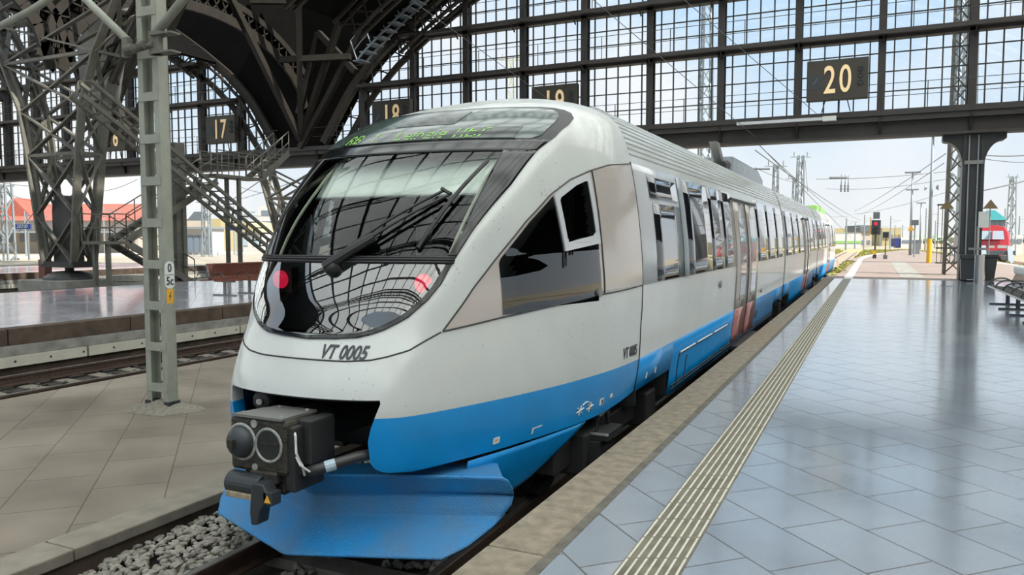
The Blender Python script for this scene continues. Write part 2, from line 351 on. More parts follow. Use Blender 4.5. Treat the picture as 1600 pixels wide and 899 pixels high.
def text_verts(s, size=1.0, sx=1.0, shear=0.0, align='CENTER', bold=0.0, depth=0.0):
    cu = bpy.data.curves.new('txt', 'FONT'); cu.body = s; cu.size = size; cu.align_x = align; cu.align_y = 'CENTER'; cu.shear = shear; cu.offset = bold; cu.extrude = depth
    cu.resolution_u = 4
    ob = bpy.data.objects.new('txt', cu); COL.objects.link(ob)
    bpy.context.view_layer.update()
    me = bpy.data.meshes.new_from_object(ob)
    vs = [(v.co.x * sx, v.co.y, v.co.z) for v in me.vertices]; fs = [tuple(p.vertices) for p in me.polygons]
    bpy.data.objects.remove(ob); bpy.data.curves.remove(cu); bpy.data.meshes.remove(me)
    return vs, fs
def text_obj(name, s, m, size, fn, parent=None, sx=1.0, shear=0.0, bold=0.0):
    vs, fs = text_verts(s, size, sx, shear, bold=bold)
    b = MB(); b.add([fn(x, y) for x, y, z in vs], fs)
    return b.build(name, m, parent, solid=0.004)

# ================================================================ SETTING
TX = -3.42                                         # centre line of the train's track
LOW = -0.58                                        # low baggage platform
RT = -0.66                                         # rail head beside the tall platforms
YG = 34.0                                          # plane of the glazed gable
XV = -28.9                                         # valley between the two halls

b = MB(); b.box(-1.48, 14, -14, 33.6, -1.0, 0.0)
struct(b.build('platform', M['paving']), 'tall platform of polished grey slabs laid diagonally, right of the train')
# kerb: separate stones with a worn edge
b = MB(); y = -14.0
while y < 33.5:
    L = 1.95; b.box(-1.815, -1.485, y, min(y + L, 33.6) - 0.006, -0.16, 0.004 + 0.003 * random.random()); y += L
struct(b.build('platform_kerb', M['kerb'], bevel=0.012), 'weathered brown kerb stones along the edge of the right platform')
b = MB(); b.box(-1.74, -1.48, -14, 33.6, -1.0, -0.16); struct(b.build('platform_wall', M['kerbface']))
b = MB(); b.box(-1.49, -1.43, -14, 33.6, -0.5, 0.002); struct(b.build('platform_joint', mat('dark_mortar_joint', (0.13, 0.12, 0.10), 0.9, noise=0.5, nscale=9)))
# open-air end of the platform
end_poly = [(-1.815, 33.6), (-1.815, 62), (-0.95, 78), (0.9, 96), (3.2, 116), (4.6, 116), (7.4, 70), (8.6, 44), (14, 36), (14, 33.6)]
b = MB(); b.prism(end_poly, -1.0, -0.004, 'z'); struct(b.build('platform_end', M['asphalt']), 'sunlit pinkish asphalt end of the right platform')
b = MB(); b.add([(-1.1, 33.6, 0), (-0.78, 33.6, 0), (-0.78, 66, 0), (-0.35, 76, 0), (0.7, 90, 0), (0.35, 90, 0), (-0.75, 76, 0), (-1.1, 66, 0)], [(0, 1, 2, 7), (7, 2, 3, 6), (6, 3, 4, 5)])
tag(b.build('platform_edge_line', M['whiteline'], solid=0.006), 'broad white line on the asphalt, curving left at the platform end', 'line')
b = MB(); b.add([(8.0, 44, 0), (8.25, 44, 0), (6.95, 70, 0), (6.7, 70, 0)], [(0, 1, 2, 3)])
tag(b.build('platform_edge_line', M['whiteline'], solid=0.006), 'thin white line on the asphalt beside the dry grass at far right', 'line')
b = MB(); b.box(1.0, 1.9, 35.5, 58, -0.01, 0.003); struct(b.build('asphalt_patch', M['concrete']))
b = MB(); b.box(2.05, 2.42, 29.6, 29.9, -0.01, 0.003); tag(b.build('drain_cover', M['darksteel']), 'small dark drain cover in the slabs near the platform end', 'drain')
# tactile strip
b = MB(); b.box(-1.105, -0.806, -6, 33.6, -0.01, 0.003)
ts = tag(b.build('tactile_strip', M['tactile']), 'ribbed tactile guide strip running along the right platform', 'guide strip')
b = MB()
for i in range(7):
    x = -1.089 + i * 0.0445; y = -2.0 + 0.02 * i
    while y < 33.3: b.box(x - 0.006, x + 0.006, y, y + 0.285, 0.002, 0.008); y += 0.30
r = b.build('raised_rib', M['tactrib'], ts); r['kind'] = 'stuff'; r['label'] = 'white raised ribs'

# low platform between the two tracks
b = MB(); b.box(-10.75, -5.40, -14, 33.8, -1.2, LOW); struct(b.build('low_platform', M['pavelow']), 'low platform of worn sandy slabs left of the train')
b = MB(); y = -14.0
while y < 33:
    b.box(-5.42, -5.08 - 0.012 * random.random(), y, y + 2.49, LOW - 0.09, LOW + 0.002); y += 2.5
struct(b.build('low_platform_kerb', mat('worn_sandy_kerb', (.225, .20, .16), .85, noise=.3, nscale=5, bump=.3, bscale=50), bevel=0.012))
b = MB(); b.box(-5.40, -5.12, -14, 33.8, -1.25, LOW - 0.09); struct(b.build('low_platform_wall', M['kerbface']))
# trackbed and yard ground
b = MB(); b.box(-5.4, -1.5, -14, 34, -1.3, -0.93); struct(b.build('trackbed', M['bed']))
b = MB(); b.box(-14.2, -10.7, -14, 34, -1.3, -0.84); struct(b.build('trackbed', M['bed']))
b = MB(); b.box(-36.5, -23.4, -14, 34, -1.3, -0.85); struct(b.build('trackbed', M['bed']))
b = MB(); b.box(-420, 420, 34, 760, -1.6, -0.78); b.box(-420, -46, -60, 34, -1.6, -0.78); b.box(14, 420, -60, 34, -1.6, -0.9)
struct(b.build('yard_ground', M['ground']), 'bright dusty ground of the railway yard')
# middle platform (with the bench) and the next ones
def tall_platform(x0, x1, nm):
    b = MB(); b.box(x0 + .25, x1 - .3, -14, 33.8, -1.2, 0.0); struct(b.build('platform', M['paving_sheen']), nm)
    b = MB(); y = -14.0
    while y < 33:
        for a, c in ((x1 - .32, x1), (x0, x0 + .3)): b.box(a, c, y, min(y + 2.48, 33.8), -0.30, 0.004)
        y += 2.5
    struct(b.build('platform_kerb', M['kerbface'], bevel=0.015))
    b = MB(); b.box(x1 - .3, x1 + .02, -14, 33.8, -0.48, -0.30); b.box(x0 - .02, x0 + .3, -14, 33.8, -0.48, -0.30); struct(b.build('platform_ledge', M['ledge']))
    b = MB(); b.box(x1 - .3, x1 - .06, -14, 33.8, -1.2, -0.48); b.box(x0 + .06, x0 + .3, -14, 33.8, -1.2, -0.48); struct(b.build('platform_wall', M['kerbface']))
    g = MB()
    y = -14.0
    while y < 33: g.box(x1 - .06, x1 + .06, y, y + 3.95, -0.68, -0.49); y += 4.0
    o = g.build('guard_rail', M['creambeam']); struct(o, 'cream guard rail below the platform edge')
    h = MB(); y = -2.0
    while y < 33: h.cyl((x1 + .055, y, -.585), (x1 + .066, y, -.585), .022, n=8); y += 0.66
    h.build('bolt', M['binblack'], o)['kind'] = 'stuff'
tall_platform(-23.6, -13.95, 'pale polished platform with the slatted bench, left of the lattice mast')
tall_platform(-45.4, -35.8, 'far pale platform behind the lattice pier')
b = MB(); b.box(-32.3, -27.1, 21.5, 33.8, -1.2, -0.5); struct(b.build('low_platform', M['pavelow']))

# tracks
def track(xc, y0, y1, rh, label, sleep=True, ys0=None, ys1=None):
    t = thing('railway_track', label, 'track', (xc, y0, rh - .17))
    for s in (-1, 1):
        x = xc + s * .7525
        prof = [(-.07, -.16), (.07, -.16), (.07, -.145), (.012, -.13), (.012, -.045), (.036, -.035), (.036, -.004), (.03, 0), (-.03, 0), (-.036, -.004), (-.036, -.035), (-.012, -.045), (-.012, -.13), (-.07, -.145)]
        b = MB(); b.prism([(x + a, rh + c) for a, c in prof], y0, y1, 'y'); rl = b.build('rail', M['rail'], t)
        b = MB(); b.box(x - .028, x + .028, y0, y1, rh - .001, rh + .0015); b.build('rail_head', M['railtop'], rl)
    if sleep:
        y = ys0 if ys0 is not None else y0; src = None
        while y < (ys1 if ys1 is not None else y1):
            if src is None:
                b = MB(); b.prism([(xc - 1.25, rh - .30), (xc + 1.25, rh - .30), (xc + 1.25, rh - .17), (xc + .4, rh - .20), (xc - .4, rh - .20), (xc - 1.25, rh - .17)], y - .12, y + .12, 'y'); src = b.build('sleeper', M['sleeper'], t, bevel=.01); ys = y
            else:
                c = src.copy(); COL.objects.link(c); c.location.y += y - ys
            y += .62
    return t
track(TX, -6, 140, RT, 'track under the blue and white train, ballasted in front of it', True, 1.5, 7.5)
track(-11.98, -6, 34, -.62, 'track with pale sleepers between low platform and the bench platform', True, 3.0, 33)
track(-25.9, -4, 34, -.66, 'track just beyond the bench platform, before the lattice pier', False)
track(-33.5, -4, 34, -.66, 'track just before the far pale platform', False)
track(9.4, 84, 140, -.66, 'track at far right running up to the red locomotive', False)
track(-7.6, 36, 120, -.66, 'track outside the hall, hidden left of the train', False)

# ballast: loose stones in front of the train
def stones(nm, n, area, zf, smin, smax, m):
    b = MB(); ico = [(0, 0, 1), (.894, 0, .447), (.276, .851, .447), (-.724, .526, .447), (-.724, -.526, .447), (.276, -.851, .447), (.724, .526, -.447), (-.276, .851, -.447), (-.894, 0, -.447), (-.276, -.851, -.447), (.724, -.526, -.447), (0, 0, -1)]
    fs = [(0, 1, 2), (0, 2, 3), (0, 3, 4), (0, 4, 5), (0, 5, 1), (1, 6, 2), (2, 7, 3), (3, 8, 4), (4, 9, 5), (5, 10, 1), (6, 7, 2), (7, 8, 3), (8, 9, 4), (9, 10, 5), (10, 6, 1), (11, 7, 6), (11, 8, 7), (11, 9, 8), (11, 10, 9), (11, 6, 10)]
    for _ in range(n):
        x = random.uniform(area[0], area[1]); y = random.uniform(area[2], area[3]); s = random.uniform(smin, smax)
        mtx = Matrix.Rotation(random.uniform(0, 6.3), 3, 'Z') @ Matrix.Rotation(random.uniform(-.5, .5), 3, 'X') @ Matrix.Diagonal((s * random.uniform(.8, 1.5), s * random.uniform(.7, 1.1), s * random.uniform(.5, .85)))
        c = Vector((x, y, zf(x, y) + random.uniform(0, .03)))
        b.add([c + mtx @ (Vector(p) * random.uniform(.75, 1.15)) for p in ico], fs)
    return tag(b.build(nm, m), kind='stuff')
def zbal(x, y):
    if x < -4.25: return -0.86 + 0.13 * max(0, min(1, (y - 2.6) / 1.5)) - .04 * max(0, (-4.9 - x) / .2)
    return -0.90
st = stones('ballast', 2600, (-5.1, -4.26, 1.6, 8.5), zbal, .02, .042, M['ballast']); tag(st, 'pale grey ballast stones between the low platform and the rail, before the train nose', 'ballast')
st = stones('ballast', 900, (-4.1, -1.85, 1.6, 8.5), zbal, .025, .05, M['ballast']); tag(st, 'shaded ballast stones between the rails under the train', 'ballast')
st = stones('ballast', 1300, (-13.8, -10.85, 2.0, 22), lambda x, y: -.85, .03, .06, M['bed']); tag(st, 'dark oily ballast of the track beside the bench platform', 'ballast')

# ---------------------------------------------------------------- gable, beam, column
AR = np.array([(-28.9, 3.2), (-28.2, 4.6), (-27.03, 6.5), (-26.36, 7.5), (-25.07, 9.34), (-23.41, 10.9), (-21.44, 12.3), (-19.56, 13.5), (-16, 15.3), (-11.5, 16.8), (-6.5, 17.4)])
XC = -6.5
def arch(x):                                       # height of our hall's gable arch
    x = XC - abs(x - XC); return float(np.interp(x, AR[:, 0], AR[:, 1]))
def archL(x): return arch(2 * XV - x)              # the neighbouring hall mirrored about the valley
def gable(name, label, fz, mir, kmin, kmax):
    X = lambda k: (2 * XV - (0.06 + 3.08 * k)) if mir else (0.06 + 3.08 * k)
    b = MB(); xs = sorted(X(k / 4) for k in range(kmin * 4, kmax * 4 + 1))
    for a, c in zip(xs[:-1], xs[1:]):
        h0, h1 = fz(a), fz(c)
        if max(h0, h1) <= 6.7: continue
        b.add([(a, YG, 6.6), (c, YG, 6.6), (c, YG, max(h1, 6.6)), (a, YG, max(h0, 6.6))], [(0, 1, 2, 3)])
    win = struct(b.build(name, M['gableglass']), label)
    for k in range(kmin, kmax + 1):
        x = X(k); h = fz(x)
        if h < 6.9: continue
        b = MB(); b.box(x - .05, x + .05, YG - .32, YG + .12, 6.6, h); b.box(x - .14, x + .14, YG - .34, YG - .30, 6.6, h); b.box(x - .14, x + .14, YG + .1, YG + .14, 6.6, h); b.build('post', M['beam'], win)
    bars = MB()
    lv = [7.38, 8.15, 8.88] + [10.35, 11.0] + [12.65, 13.35] + [14.9, 15.6, 16.3] 
    for k in range(kmin, kmax):
        x0 = min(X(k), X(k + 1))
        for f in (.14, .32, .50, .68, .86):
            x = x0 + 3.08 * f; h = fz(x)
            if h > 6.7: bars.box(x - .025, x + .025, YG - .04, YG + .04, 6.6, h)
    for z in lv:
        x = xs[0]
        n = 240; ok = [xs[0] + (xs[-1] - xs[0]) * i / n for i in range(n + 1)]
        ok = [q for q in ok if fz(q) > z]
        if ok: bars.box(ok[0], ok[-1], YG - .03, YG + .03, z - .022, z + .022)
    bars.build('glazing_bar', M['darksteel'], win)['kind'] = 'stuff'
    for z in (9.5, 11.75, 14.05, 16.1):
        n = 300; ok = [xs[0] + (xs[-1] - xs[0]) * i / n for i in range(n + 1)]
        ok = [q for q in ok if fz(q) > z + .2]
        if not ok: continue
        a, c = ok[0], ok[-1]
        b = MB(); b.box(a, c, YG - .9, YG - .3, z - .03, z + .03); b.box(a, c, YG - .34, YG + .1, z - .14, z + .16); b.box(a, c, YG - .92, YG - .88, z - .08, z + .08)
        x = a
        while x < c: b.bar((x, YG - .88, z - .02), (x, YG - .3, z - .35), .05, .06); x += 3.08
        wk = b.build('walkway', M['beam'], win)
        rl = MB()
        for hz in (.55, 1.05): rl.cyl((a, YG - .88, z + hz), (c, YG - .88, z + hz), .014, n=6)
        x = a + 1.0
        while x < c: rl.cyl((x, YG - .88, z), (x, YG - .88, z + 1.05), .018, n=6); x += 3.08
        rl.build('railing', M['darksteel'], wk)
    rl = MB(); a, c = xs[0], xs[-1]
    for hz in (.5, .98): rl.cyl((a, YG - .6, 6.6 + hz), (c, YG - .6, 6.6 + hz), .013, n=6)
    x = a + 1.6
    while x < c: rl.cyl((x, YG - .6, 6.6), (x, YG - .6, 7.58), .018, n=6); x += 1.54
    rl.build('railing', M['darksteel'], win)
    # curved frame: two rings with radial struts
    fr = MB(); pts = []; t = np.linspace(0, 1, 90)
    lo = 2 * XV - AR[0, 0] if mir else AR[0, 0]
    allx = [AR[0, 0] + (2 * XC - 2 * AR[0, 0]) * q for q in t]
    allx = [q for q in allx if arch(q) > 6.3]
    for q in allx:
        xx = 2 * XV - q if mir else q; pts.append(Vector((xx, YG, arch(q))))
    cen = Vector((2 * XV - XC if mir else XC, YG, 3.0))
    inn = [p + (cen - p).normalized() * 1.0 for p in pts]
    off = [p - (cen - p).normalized() * 0.35 for p in pts]
    fr.bars([p + Vector((0, -.2, 0)) for p in off], .5, .22, (0, 1, 0)); fr.bars([p + Vector((0, -.5, 0)) for p in pts], .10, .20, (0, 1, 0))
    inn = [p if p.z > 6.6 else Vector((p.x, p.y, 6.6)) for p in inn]
    fr.bars([p + Vector((0, -.1, 0)) for p in inn], .3, .16, (0, 1, 0))
    for p, q in list(zip(pts, inn))[::2]: fr.bar(p, q, .07, .05, (0, 1, 0))
    fr.build('arch_frame', M['rib'], win)
    return win
gable('window_1', 'great glazed gable of the hall above the train', arch, False, -9, 7)
gable('window_2', 'glazed gable of the neighbouring hall behind the lattice pier', archL, True, -9, 7)
# spandrel wall between the arches
b = MB(); t = [(-28.9 + i * .25) for i in range(0, 60)]
for a, c in zip(t[:-1], t[1:]):
    for mx_ in (0, 1):
        A, Cc = (a, c) if not mx_ else (2 * XV - a, 2 * XV - c)
        b.add([(A, YG + .2, max(6.5, arch(a))), (Cc, YG + .2, max(6.5, arch(c))), (Cc, YG + .2, 18.5), (A, YG + .2, 18.5)], [(0, 1, 2, 3)])
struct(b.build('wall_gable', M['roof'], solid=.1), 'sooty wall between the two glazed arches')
# main beam
b = MB()
b.box(-62, 16.5, YG - .45, YG + .45, 6.40, 6.62); b.box(-62, 16.5, YG - .35, YG + .35, 5.56, 5.66); b.box(-62, 16.5, YG - .06, YG + .06, 5.6, 6.5)
b.box(-62, 16.5, YG - .36, YG - .06, 6.18, 6.42)
beam = struct(b.build('gable_beam', M['beam']), 'deep dark steel beam below the glazed gable')
b = MB()
for k in range(-20, 6):
    x = 0.06 + 3.08 * k; b.prism([(YG - .40, 6.2), (YG - .34, 6.2), (YG - .2, 5.9), (YG - .12, 5.62), (YG - .06, 5.62), (YG - .06, 6.4), (YG - .40, 6.4)], x - .05, x + .05, 'x')
b.build('stiffener', M['rib'], beam)['kind'] = 'stuff'
# iron column on the right platform
cl = thing('iron_column', 'near-black iron column with flared head at the right platform end', 'column', (3.3, 34.3, 0))
b = MB(); b.box(2.98, 3.62, 34.0, 34.6, 0, 5.56); b.box(2.94, 3.06, 33.93, 34.67, 0, 5.56); b.box(3.54, 3.66, 33.93, 34.67, 0, 5.56); b.build('shaft', M['col'], cl)
for s in (-1, 1):
    pr = [(3.3 + s * .3, 5.56), (3.3 + s * 1.05, 5.56), (3.3 + s * 1.05, 5.36)] + [(3.3 + s * (.36 + .62 * (1 - math.sin(q))), 5.30 - .95 * (1 - math.cos(q))) for q in [i * PI / 2 / 8 for i in range(9)]][0:9] + [(3.3 + s * .3, 4.3)]
    b = MB(); b.prism(pr, 34.02, 34.58, 'y'); b.build('head_bracket', M['col'], cl)
b = MB()
for x in (3.14, 3.44): b.cyl((x, 33.92, 1.0), (x, 33.92, 5.5), .025, n=8)
b.build('conduit', M['galv'], cl)
b = MB(); b.box(3.0, 3.62, 33.89, 33.93, 4.42, 4.56); b.build('clip', M['steelmid'], cl)
b = MB(); b.box(3.52, 3.86, 33.86, 33.92, 2.02, 2.62); b.build('notice_plate', M['decal'], cl)['label'] = 'pale notice plate'

# ---------------------------------------------------------------- roof
def hall_roof(mir):
    X = (lambda x: 2 * XV - x) if mir else (lambda x: x)
    prof = [(q, arch(q) + .5) for q in np.linspace(-26.5, 2 * XC + 28.9, 60)]
    op1 = [p for p in prof if p[0] <= -17.9]; gl = [p for p in prof if -18.5 <= p[0] <= 12.0]; op2 = [p for p in prof if p[0] >= 11.4]
    # opaque flanks
    Ys = [-16 + i * 2.0 for i in range(26)]; Ys[-1] = 34.0
    b = MB()
    b.grid([[(X(x), y, z) for y in Ys] for x, z in op2])
    lo = [p for p in op1 if p[1] > 11.6]
    b.grid([[(X(x), y, z) for y in Ys] for x, z in lo])
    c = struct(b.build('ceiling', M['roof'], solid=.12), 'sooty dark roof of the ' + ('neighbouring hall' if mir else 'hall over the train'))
    b = MB(); b.grid([[(X(x), y, z) for y in (-16, 34)] for x, z in gl]); b.build('skylight', M['roofglass'], c)
    rb = MB()
    for y in [34 - 2.4 * i for i in range(21)]:
        rb.bars([(X(x), y, z - .25) for x, z in gl], .10, .35)
    for x, z in gl[::3]: rb.bar((X(x), -16, z - .1), (X(x), 34, z - .1), .16, .2)
    rb.build('skylight_bar', M['rib'], c)['kind'] = 'stuff'
    # transverse lattice ribs
    for y in (33.3, 29.5, 25.0, 19.7, 12.5, 5.4, -2, -9):
        a = MB(); P = [Vector((X(x), y, z - .2)) for x, z in prof if z > 11.5 or y in (19.7, 5.4, -9)]
        cen = Vector((X(XC), y, 2.0)); Q = [p + (cen - p).normalized() * 1.3 for p in P]
        for dy in (-.25, .25):
            d = Vector((0, dy, 0))
            a.bars([p + d for p in P], .12, .16); a.bars([p + d for p in Q], .16, .12)
        for i in range(0, len(P) - 1): a.bar(P[i], Q[i + 1], .07); a.bar(Q[i], P[i + 1], .07)
        a.build('roof_rib', M['rib'], c)
    return c
hall_roof(False); hall_roof(True)
def zarch(y):
    yc = (y - 27.0) if y > 19.7 else (y - 12.4)
    return 8.0 + 4.2 * math.sqrt(max(0, 1 - (yc / 7.1) ** 2))
b = MB(); ys = [5.3 + i * .3 for i in range(0, 97)]
for a, c in zip(ys[:-1], ys[1:]): b.add([(XV, a, zarch(a)), (XV, c, zarch(c)), (XV, c, 17), (XV, a, 17)], [(0, 1, 2, 3)])
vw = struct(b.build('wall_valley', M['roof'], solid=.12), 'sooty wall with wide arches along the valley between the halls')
b = MB()
for y0, y1 in ((19.9, 34.0), (5.3, 19.5)):
    yy = [y0 + (y1 - y0) * i / 28 for i in range(29)]
    P = [Vector((XV + .25, y, zarch(y) + .1)) for y in yy]; cen = Vector((XV + .25, (y0 + y1) / 2, 5)); Q = [p - (cen - p).normalized() * .9 for p in P]
    b.bars(P, .45, .14, (1, 0, 0)); b.bars(Q, .3, .14, (1, 0, 0))
    for i in range(28): b.bar(P[i], Q[i + 1], .06); b.bar(Q[i], P[i + 1], .06)
b.build('arch_rib', M['rib'], vw)
b = MB()                                            # struts fanning up the spandrel from the valley pier
for (p, q) in (((-28.6, 33.5, 7.0), (-23.5, 32.2, 15.5)), ((-28.6, 33.5, 7.0), (-28.5, 26.0, 16.5)), ((-28.6, 33.5, 7.0), (-26.0, 30.5, 16.5)), ((-28.7, 33.6, 6.6), (-26.6, 33.3, 9.0)), ((-26.6, 33.3, 9.0), (-22.5, 33, 14.5)), ((-28.6, 30, 13.5), (-22.5, 32, 13.2)), ((-28.6, 32, 11), (-24.8, 33, 11)), ((-28.6, 33.4, 8.4), (-27.0, 33.2, 12.5)), ((-27.0, 33.2, 12.5), (-24.5, 33, 10.2))):
    b.bar(p, q, .28, .3)
b.build('spandrel_strut', M['rib'], vw)

# lattice piers
def lattice_pier(cx, cy, label, levels, full=True):
    t = thing('lattice_pier', label, 'pier', (cx, cy, -.85))
    def leg(sx, sy): return [Vector((cx + sx * hx, cy + sy * hy, z)) for z, hx, hy in levels]
    L = {(sx, sy): leg(sx, sy) for sx in (-1, 1) for sy in (-1, 1)}
    for k, pts in L.items():
        b = MB(); b.bars(pts, .30, .10, (1, 0, 0)); b.bars([p + Vector((-k[0] * .12, -k[1] * .05, 0)) for p in pts], .08, .30, (1, 0, 0)); b.build('leg', M['oliveworn'], t)
    order = [(-1, -1), (1, -1), (1, 1), (-1, 1)]
    b = MB()
    for i in range(4):
        A, B = L[order[i]], L[order[(i + 1) % 4]]
        for k in range(len(levels) - 1):
            b.bar(A[k], B[k + 1], .17, .07); b.bar(B[k], A[k + 1], .17, .07)
            if k in (2, 4): b.bar(A[k], B[k], .14, .12)
    b.build('bracing', M['oliveworn'], t)
    z0, hx, hy = levels[0]
    b = MB(); b.box(cx - hx - .1, cx + hx + .1, cy - hy - .1, cy + hy + .1, z0 - .12, z0 + .1)
    b.prism([(cx - hx * .9, z0), (cx + hx * .9, z0), (cx + hx * .8, z0 + 1.1), (cx - hx * .8, z0 + 1.1)], cy - .1, cy + .1, 'y')
    b.prism([(cx - .55, z0)] + [(cx - .55 * math.cos(q), z0 + 2.1 + .55 * math.sin(q)) for q in [i * PI / 8 for i in range(9)]] + [(cx + .55, z0)], cy - .25, cy + .25, 'y'); b.build('shoe', M['darksteel'], t)
    b = MB(); b.lathe((cx, cy, z0 - .62), (0, 0, 1), [(0, .95), (.12, .9), (.25, .72), (.34, .42), (.36, .16), (.5, .16), (.5, .3)], 20); b.build('pivot_bearing', M['darksteel'], t)
    b = MB(); b.box(cx - 1.5, cx + 1.3, cy - 1.1, cy + 1.1, -.85, z0 - .6); b.build('base_block', M['concrete'], t, bevel=.03)
    return t
lattice_pier(-28.35, 19.7, 'massive lattice steel pier spreading upward on a concrete block, left', [(.62, .85, .4), (2.5, 1.12, .45), (4.8, 1.45, .48), (6.5, 1.75, .5), (8.4, 2.65, .55), (10.2, 4.0, .6), (12.0, 5.3, .6)])
lattice_pier(-28.6, 33.2, 'dark lattice pier under the gable beam, beside the train nose', [(.62, .8, .45), (2.2, 1.2, .5), (3.8, 1.7, .5), (5.5, 2.3, .5)])
# second inner lattice rib rising from the big pier
pr = thing('crossing_arches', 'dark riveted arch ribs crossing above the massive lattice pier', 'arch', (-28.2, 22.2, 5.4))
for s in (-1, 1):
    b = MB()
    P = [Vector((-28.6 + s * (.3 + .05 * k * k + .45 * k), 22.2 + .3 * s, 5.4 + 1.15 * k)) for k in range(7)]; Q = [p + Vector((-s * 1.2, 0, .6)) for p in P]
    b.bars(P, .26, .2); b.bars(Q, .26, .2)
    for i in range(0, 6, 2): b.bar(P[i], Q[i + 1], .13); b.bar(Q[i], P[i + 1], .13)
    b.build('riveted_rib', M['rib'], pr)
b = MB(); b.prism([(-29.1, 7.2), (-27.0, 7.0), (-26.4, 9.4), (-27.5, 10.4), (-29.3, 9.6)], 21.0, 21.1, 'y'); b.build('gusset_plate', M['steelmid'], pr)

# ================================================================ TRAIN
YE = 7.02
LV = np.array([(-.30,4.10,.60,.16,1.30,1.8),(-.10,3.95,.66,.17,1.355,1.85),(.18,3.855,.71,.17,1.393,1.9),(.50,3.835,.73,.18,1.437,1.9),(.62,3.855,.73,.18,1.443,1.9),(.81,3.94,.75,.19,1.450,1.9),(1.0,4.06,.78,.20,1.461,1.9),(1.2,4.16,.82,.21,1.464,1.9),(1.466,4.33,.87,.22,1.452,1.85),(1.75,4.56,.95,.24,1.426,1.8),(2.02,4.83,1.02,.27,1.390,1.75),(2.33,5.20,1.08,.30,1.333,1.7),(2.48,5.42,1.10,.32,1.298,1.7),(2.66,5.78,1.07,.33,1.222,1.7),(2.76,6.02,1.0,.33,1.140,1.7),(2.85,6.30,.86,.28,.98,1.7),(2.93,6.60,.62,.20,.72,1.7),(2.98,6.83,.36,.10,.42,1.7),(3.0,6.99,.05,.01,.06,1.7)])
def _pch(x, xs, ys):
    h = np.diff(xs); dl = np.diff(ys) / h; m = np.zeros_like(ys)
    for i in range(1, len(xs) - 1):
        a, c = dl[i - 1], dl[i]
        if a * c > 0:
            w1 = 2 * h[i] + h[i - 1]; w2 = h[i] + 2 * h[i - 1]; m[i] = (w1 + w2) / (w1 / a + w2 / c)
    m[0] = dl[0]; m[-1] = dl[-1]
    x = np.clip(x, xs[0], xs[-1]); i = int(np.clip(np.searchsorted(xs, x) - 1, 0, len(xs) - 2)); t = (x - xs[i]) / h[i]
    return (2 * t**3 - 3 * t**2 + 1) * ys[i] + (t**3 - 2 * t * t + t) * h[i] * m[i] + (3 * t * t - 2 * t**3) * ys[i + 1] + (t**3 - t * t) * h[i] * m[i + 1]
_sec = {}
def sect(z):
    k = round(float(z), 4)
    if k in _sec: return _sec[k]
    yc, c, d, W, n = [_pch(k, LV[:, 0], LV[:, j]) for j in range(1, 6)]
    u = np.linspace(0, 1, 60); xa = c * u; ya = yc + d * u**2.6
    t = np.linspace(0, 1, 140)[1:]**1.5; xb = c + (W - c) * (1 - (1 - t)**n); yb = yc + d + (YE - yc - d) * t
    xs = np.concatenate([xa, xb]); ys = np.concatenate([ya, yb])
    s = np.concatenate([[0], np.cumsum(np.hypot(np.diff(xs), np.diff(ys)))]); S = np.linspace(0, s[-1], 240); xs = np.interp(S, s, xs); ys = np.interp(S, s, ys)
    k2 = 9; ker = np.ones(2 * k2 + 1) / (2 * k2 + 1)
    for _ in range(2):
        X = np.concatenate([-xs[k2:0:-1], xs, 2 * xs[-1] - xs[-2:-k2 - 2:-1]]); Y = np.concatenate([ys[k2:0:-1], ys, 2 * ys[-1] - ys[-2:-k2 - 2:-1]])
        xs = np.convolve(X, ker, 'valid'); ys = np.convolve(Y, ker, 'valid')
    xs[0] = 0; xs = np.maximum.accumulate(xs); ys = np.maximum.accumulate(ys)
    _sec[k] = (xs, ys); return xs, ys
def fy(x, z): xs, ys = sect(z); return float(np.interp(abs(x), xs, ys))
def fx(y, z): xs, ys = sect(z); return float(np.interp(y, ys, xs))
def front(x, z, off=0.0):                           # point of the nose skin by front view, pushed out by off
    y = fy(x, z)
    if off:
        e = .01; n = Vector(((fy(x + e, z) - fy(x - e, z)) / (2 * e), -1, (fy(x, z + e) - fy(x, z - e)) / (2 * e))).normalized()
        return (TX + x + n.x * off, y + n.y * off, z + n.z * off)
    return (TX + x, y, z)
SEC = [(1.36, -.13), (1.385, .05), (1.393, .177), (1.416, .323), (1.436, .49), (1.450, .78), (1.463, 1.06), (1.462, 1.19), (1.452, 1.466), (1.436, 1.645), (1.391, 2.012), (1.348, 2.26), (1.328, 2.345)]
_sz = np.array([p[1] for p in SEC]); _sx = np.array([p[0] for p in SEC])
def bodyx(z): return float(np.interp(z, _sz, _sx))
def side(y, z, off=0.0, s=1):                       # point of the train's flank by side view
    if y <= YE:
        x = fx(y, z); e = .01; gy = (fx(y + e, z) - fx(y - e, z)) / (2 * e) if y + e < YE else 0.0; gz = (fx(y, z + e) - fx(y, z - e)) / (2 * e)
    else:
        x = bodyx(z); e = .02; gy = 0.0; gz = (bodyx(z + e) - bodyx(z - e)) / (2 * e)
    n = Vector((1, -gy, -gz)).normalized()
    return (TX + s * (x + n.x * off), y + n.y * off, z + n.z * off)
tr = thing('train', 'blue and white three-car diesel train standing at the platform', 'train', (TX, 4.0, RT))
def scan(zs, lo, hi, fn, n=16):
    rows = []
    for z in zs:
        a, c = lo(z), hi(z); rows.append([fn(a + (c - a) * i / n, z) for i in range(n + 1)])
    return rows
def side_patch(name, m, zs, lo, hi, off, parent, n=16, sides=(1, -1), solid=.006):
    o = None
    for s in sides:
        b = MB(); b.grid(scan(zs, lo, hi, lambda y, z: side(y, z, off, s), n)); o = b.build(name, m, parent, smooth=True, solid=solid)
    return o
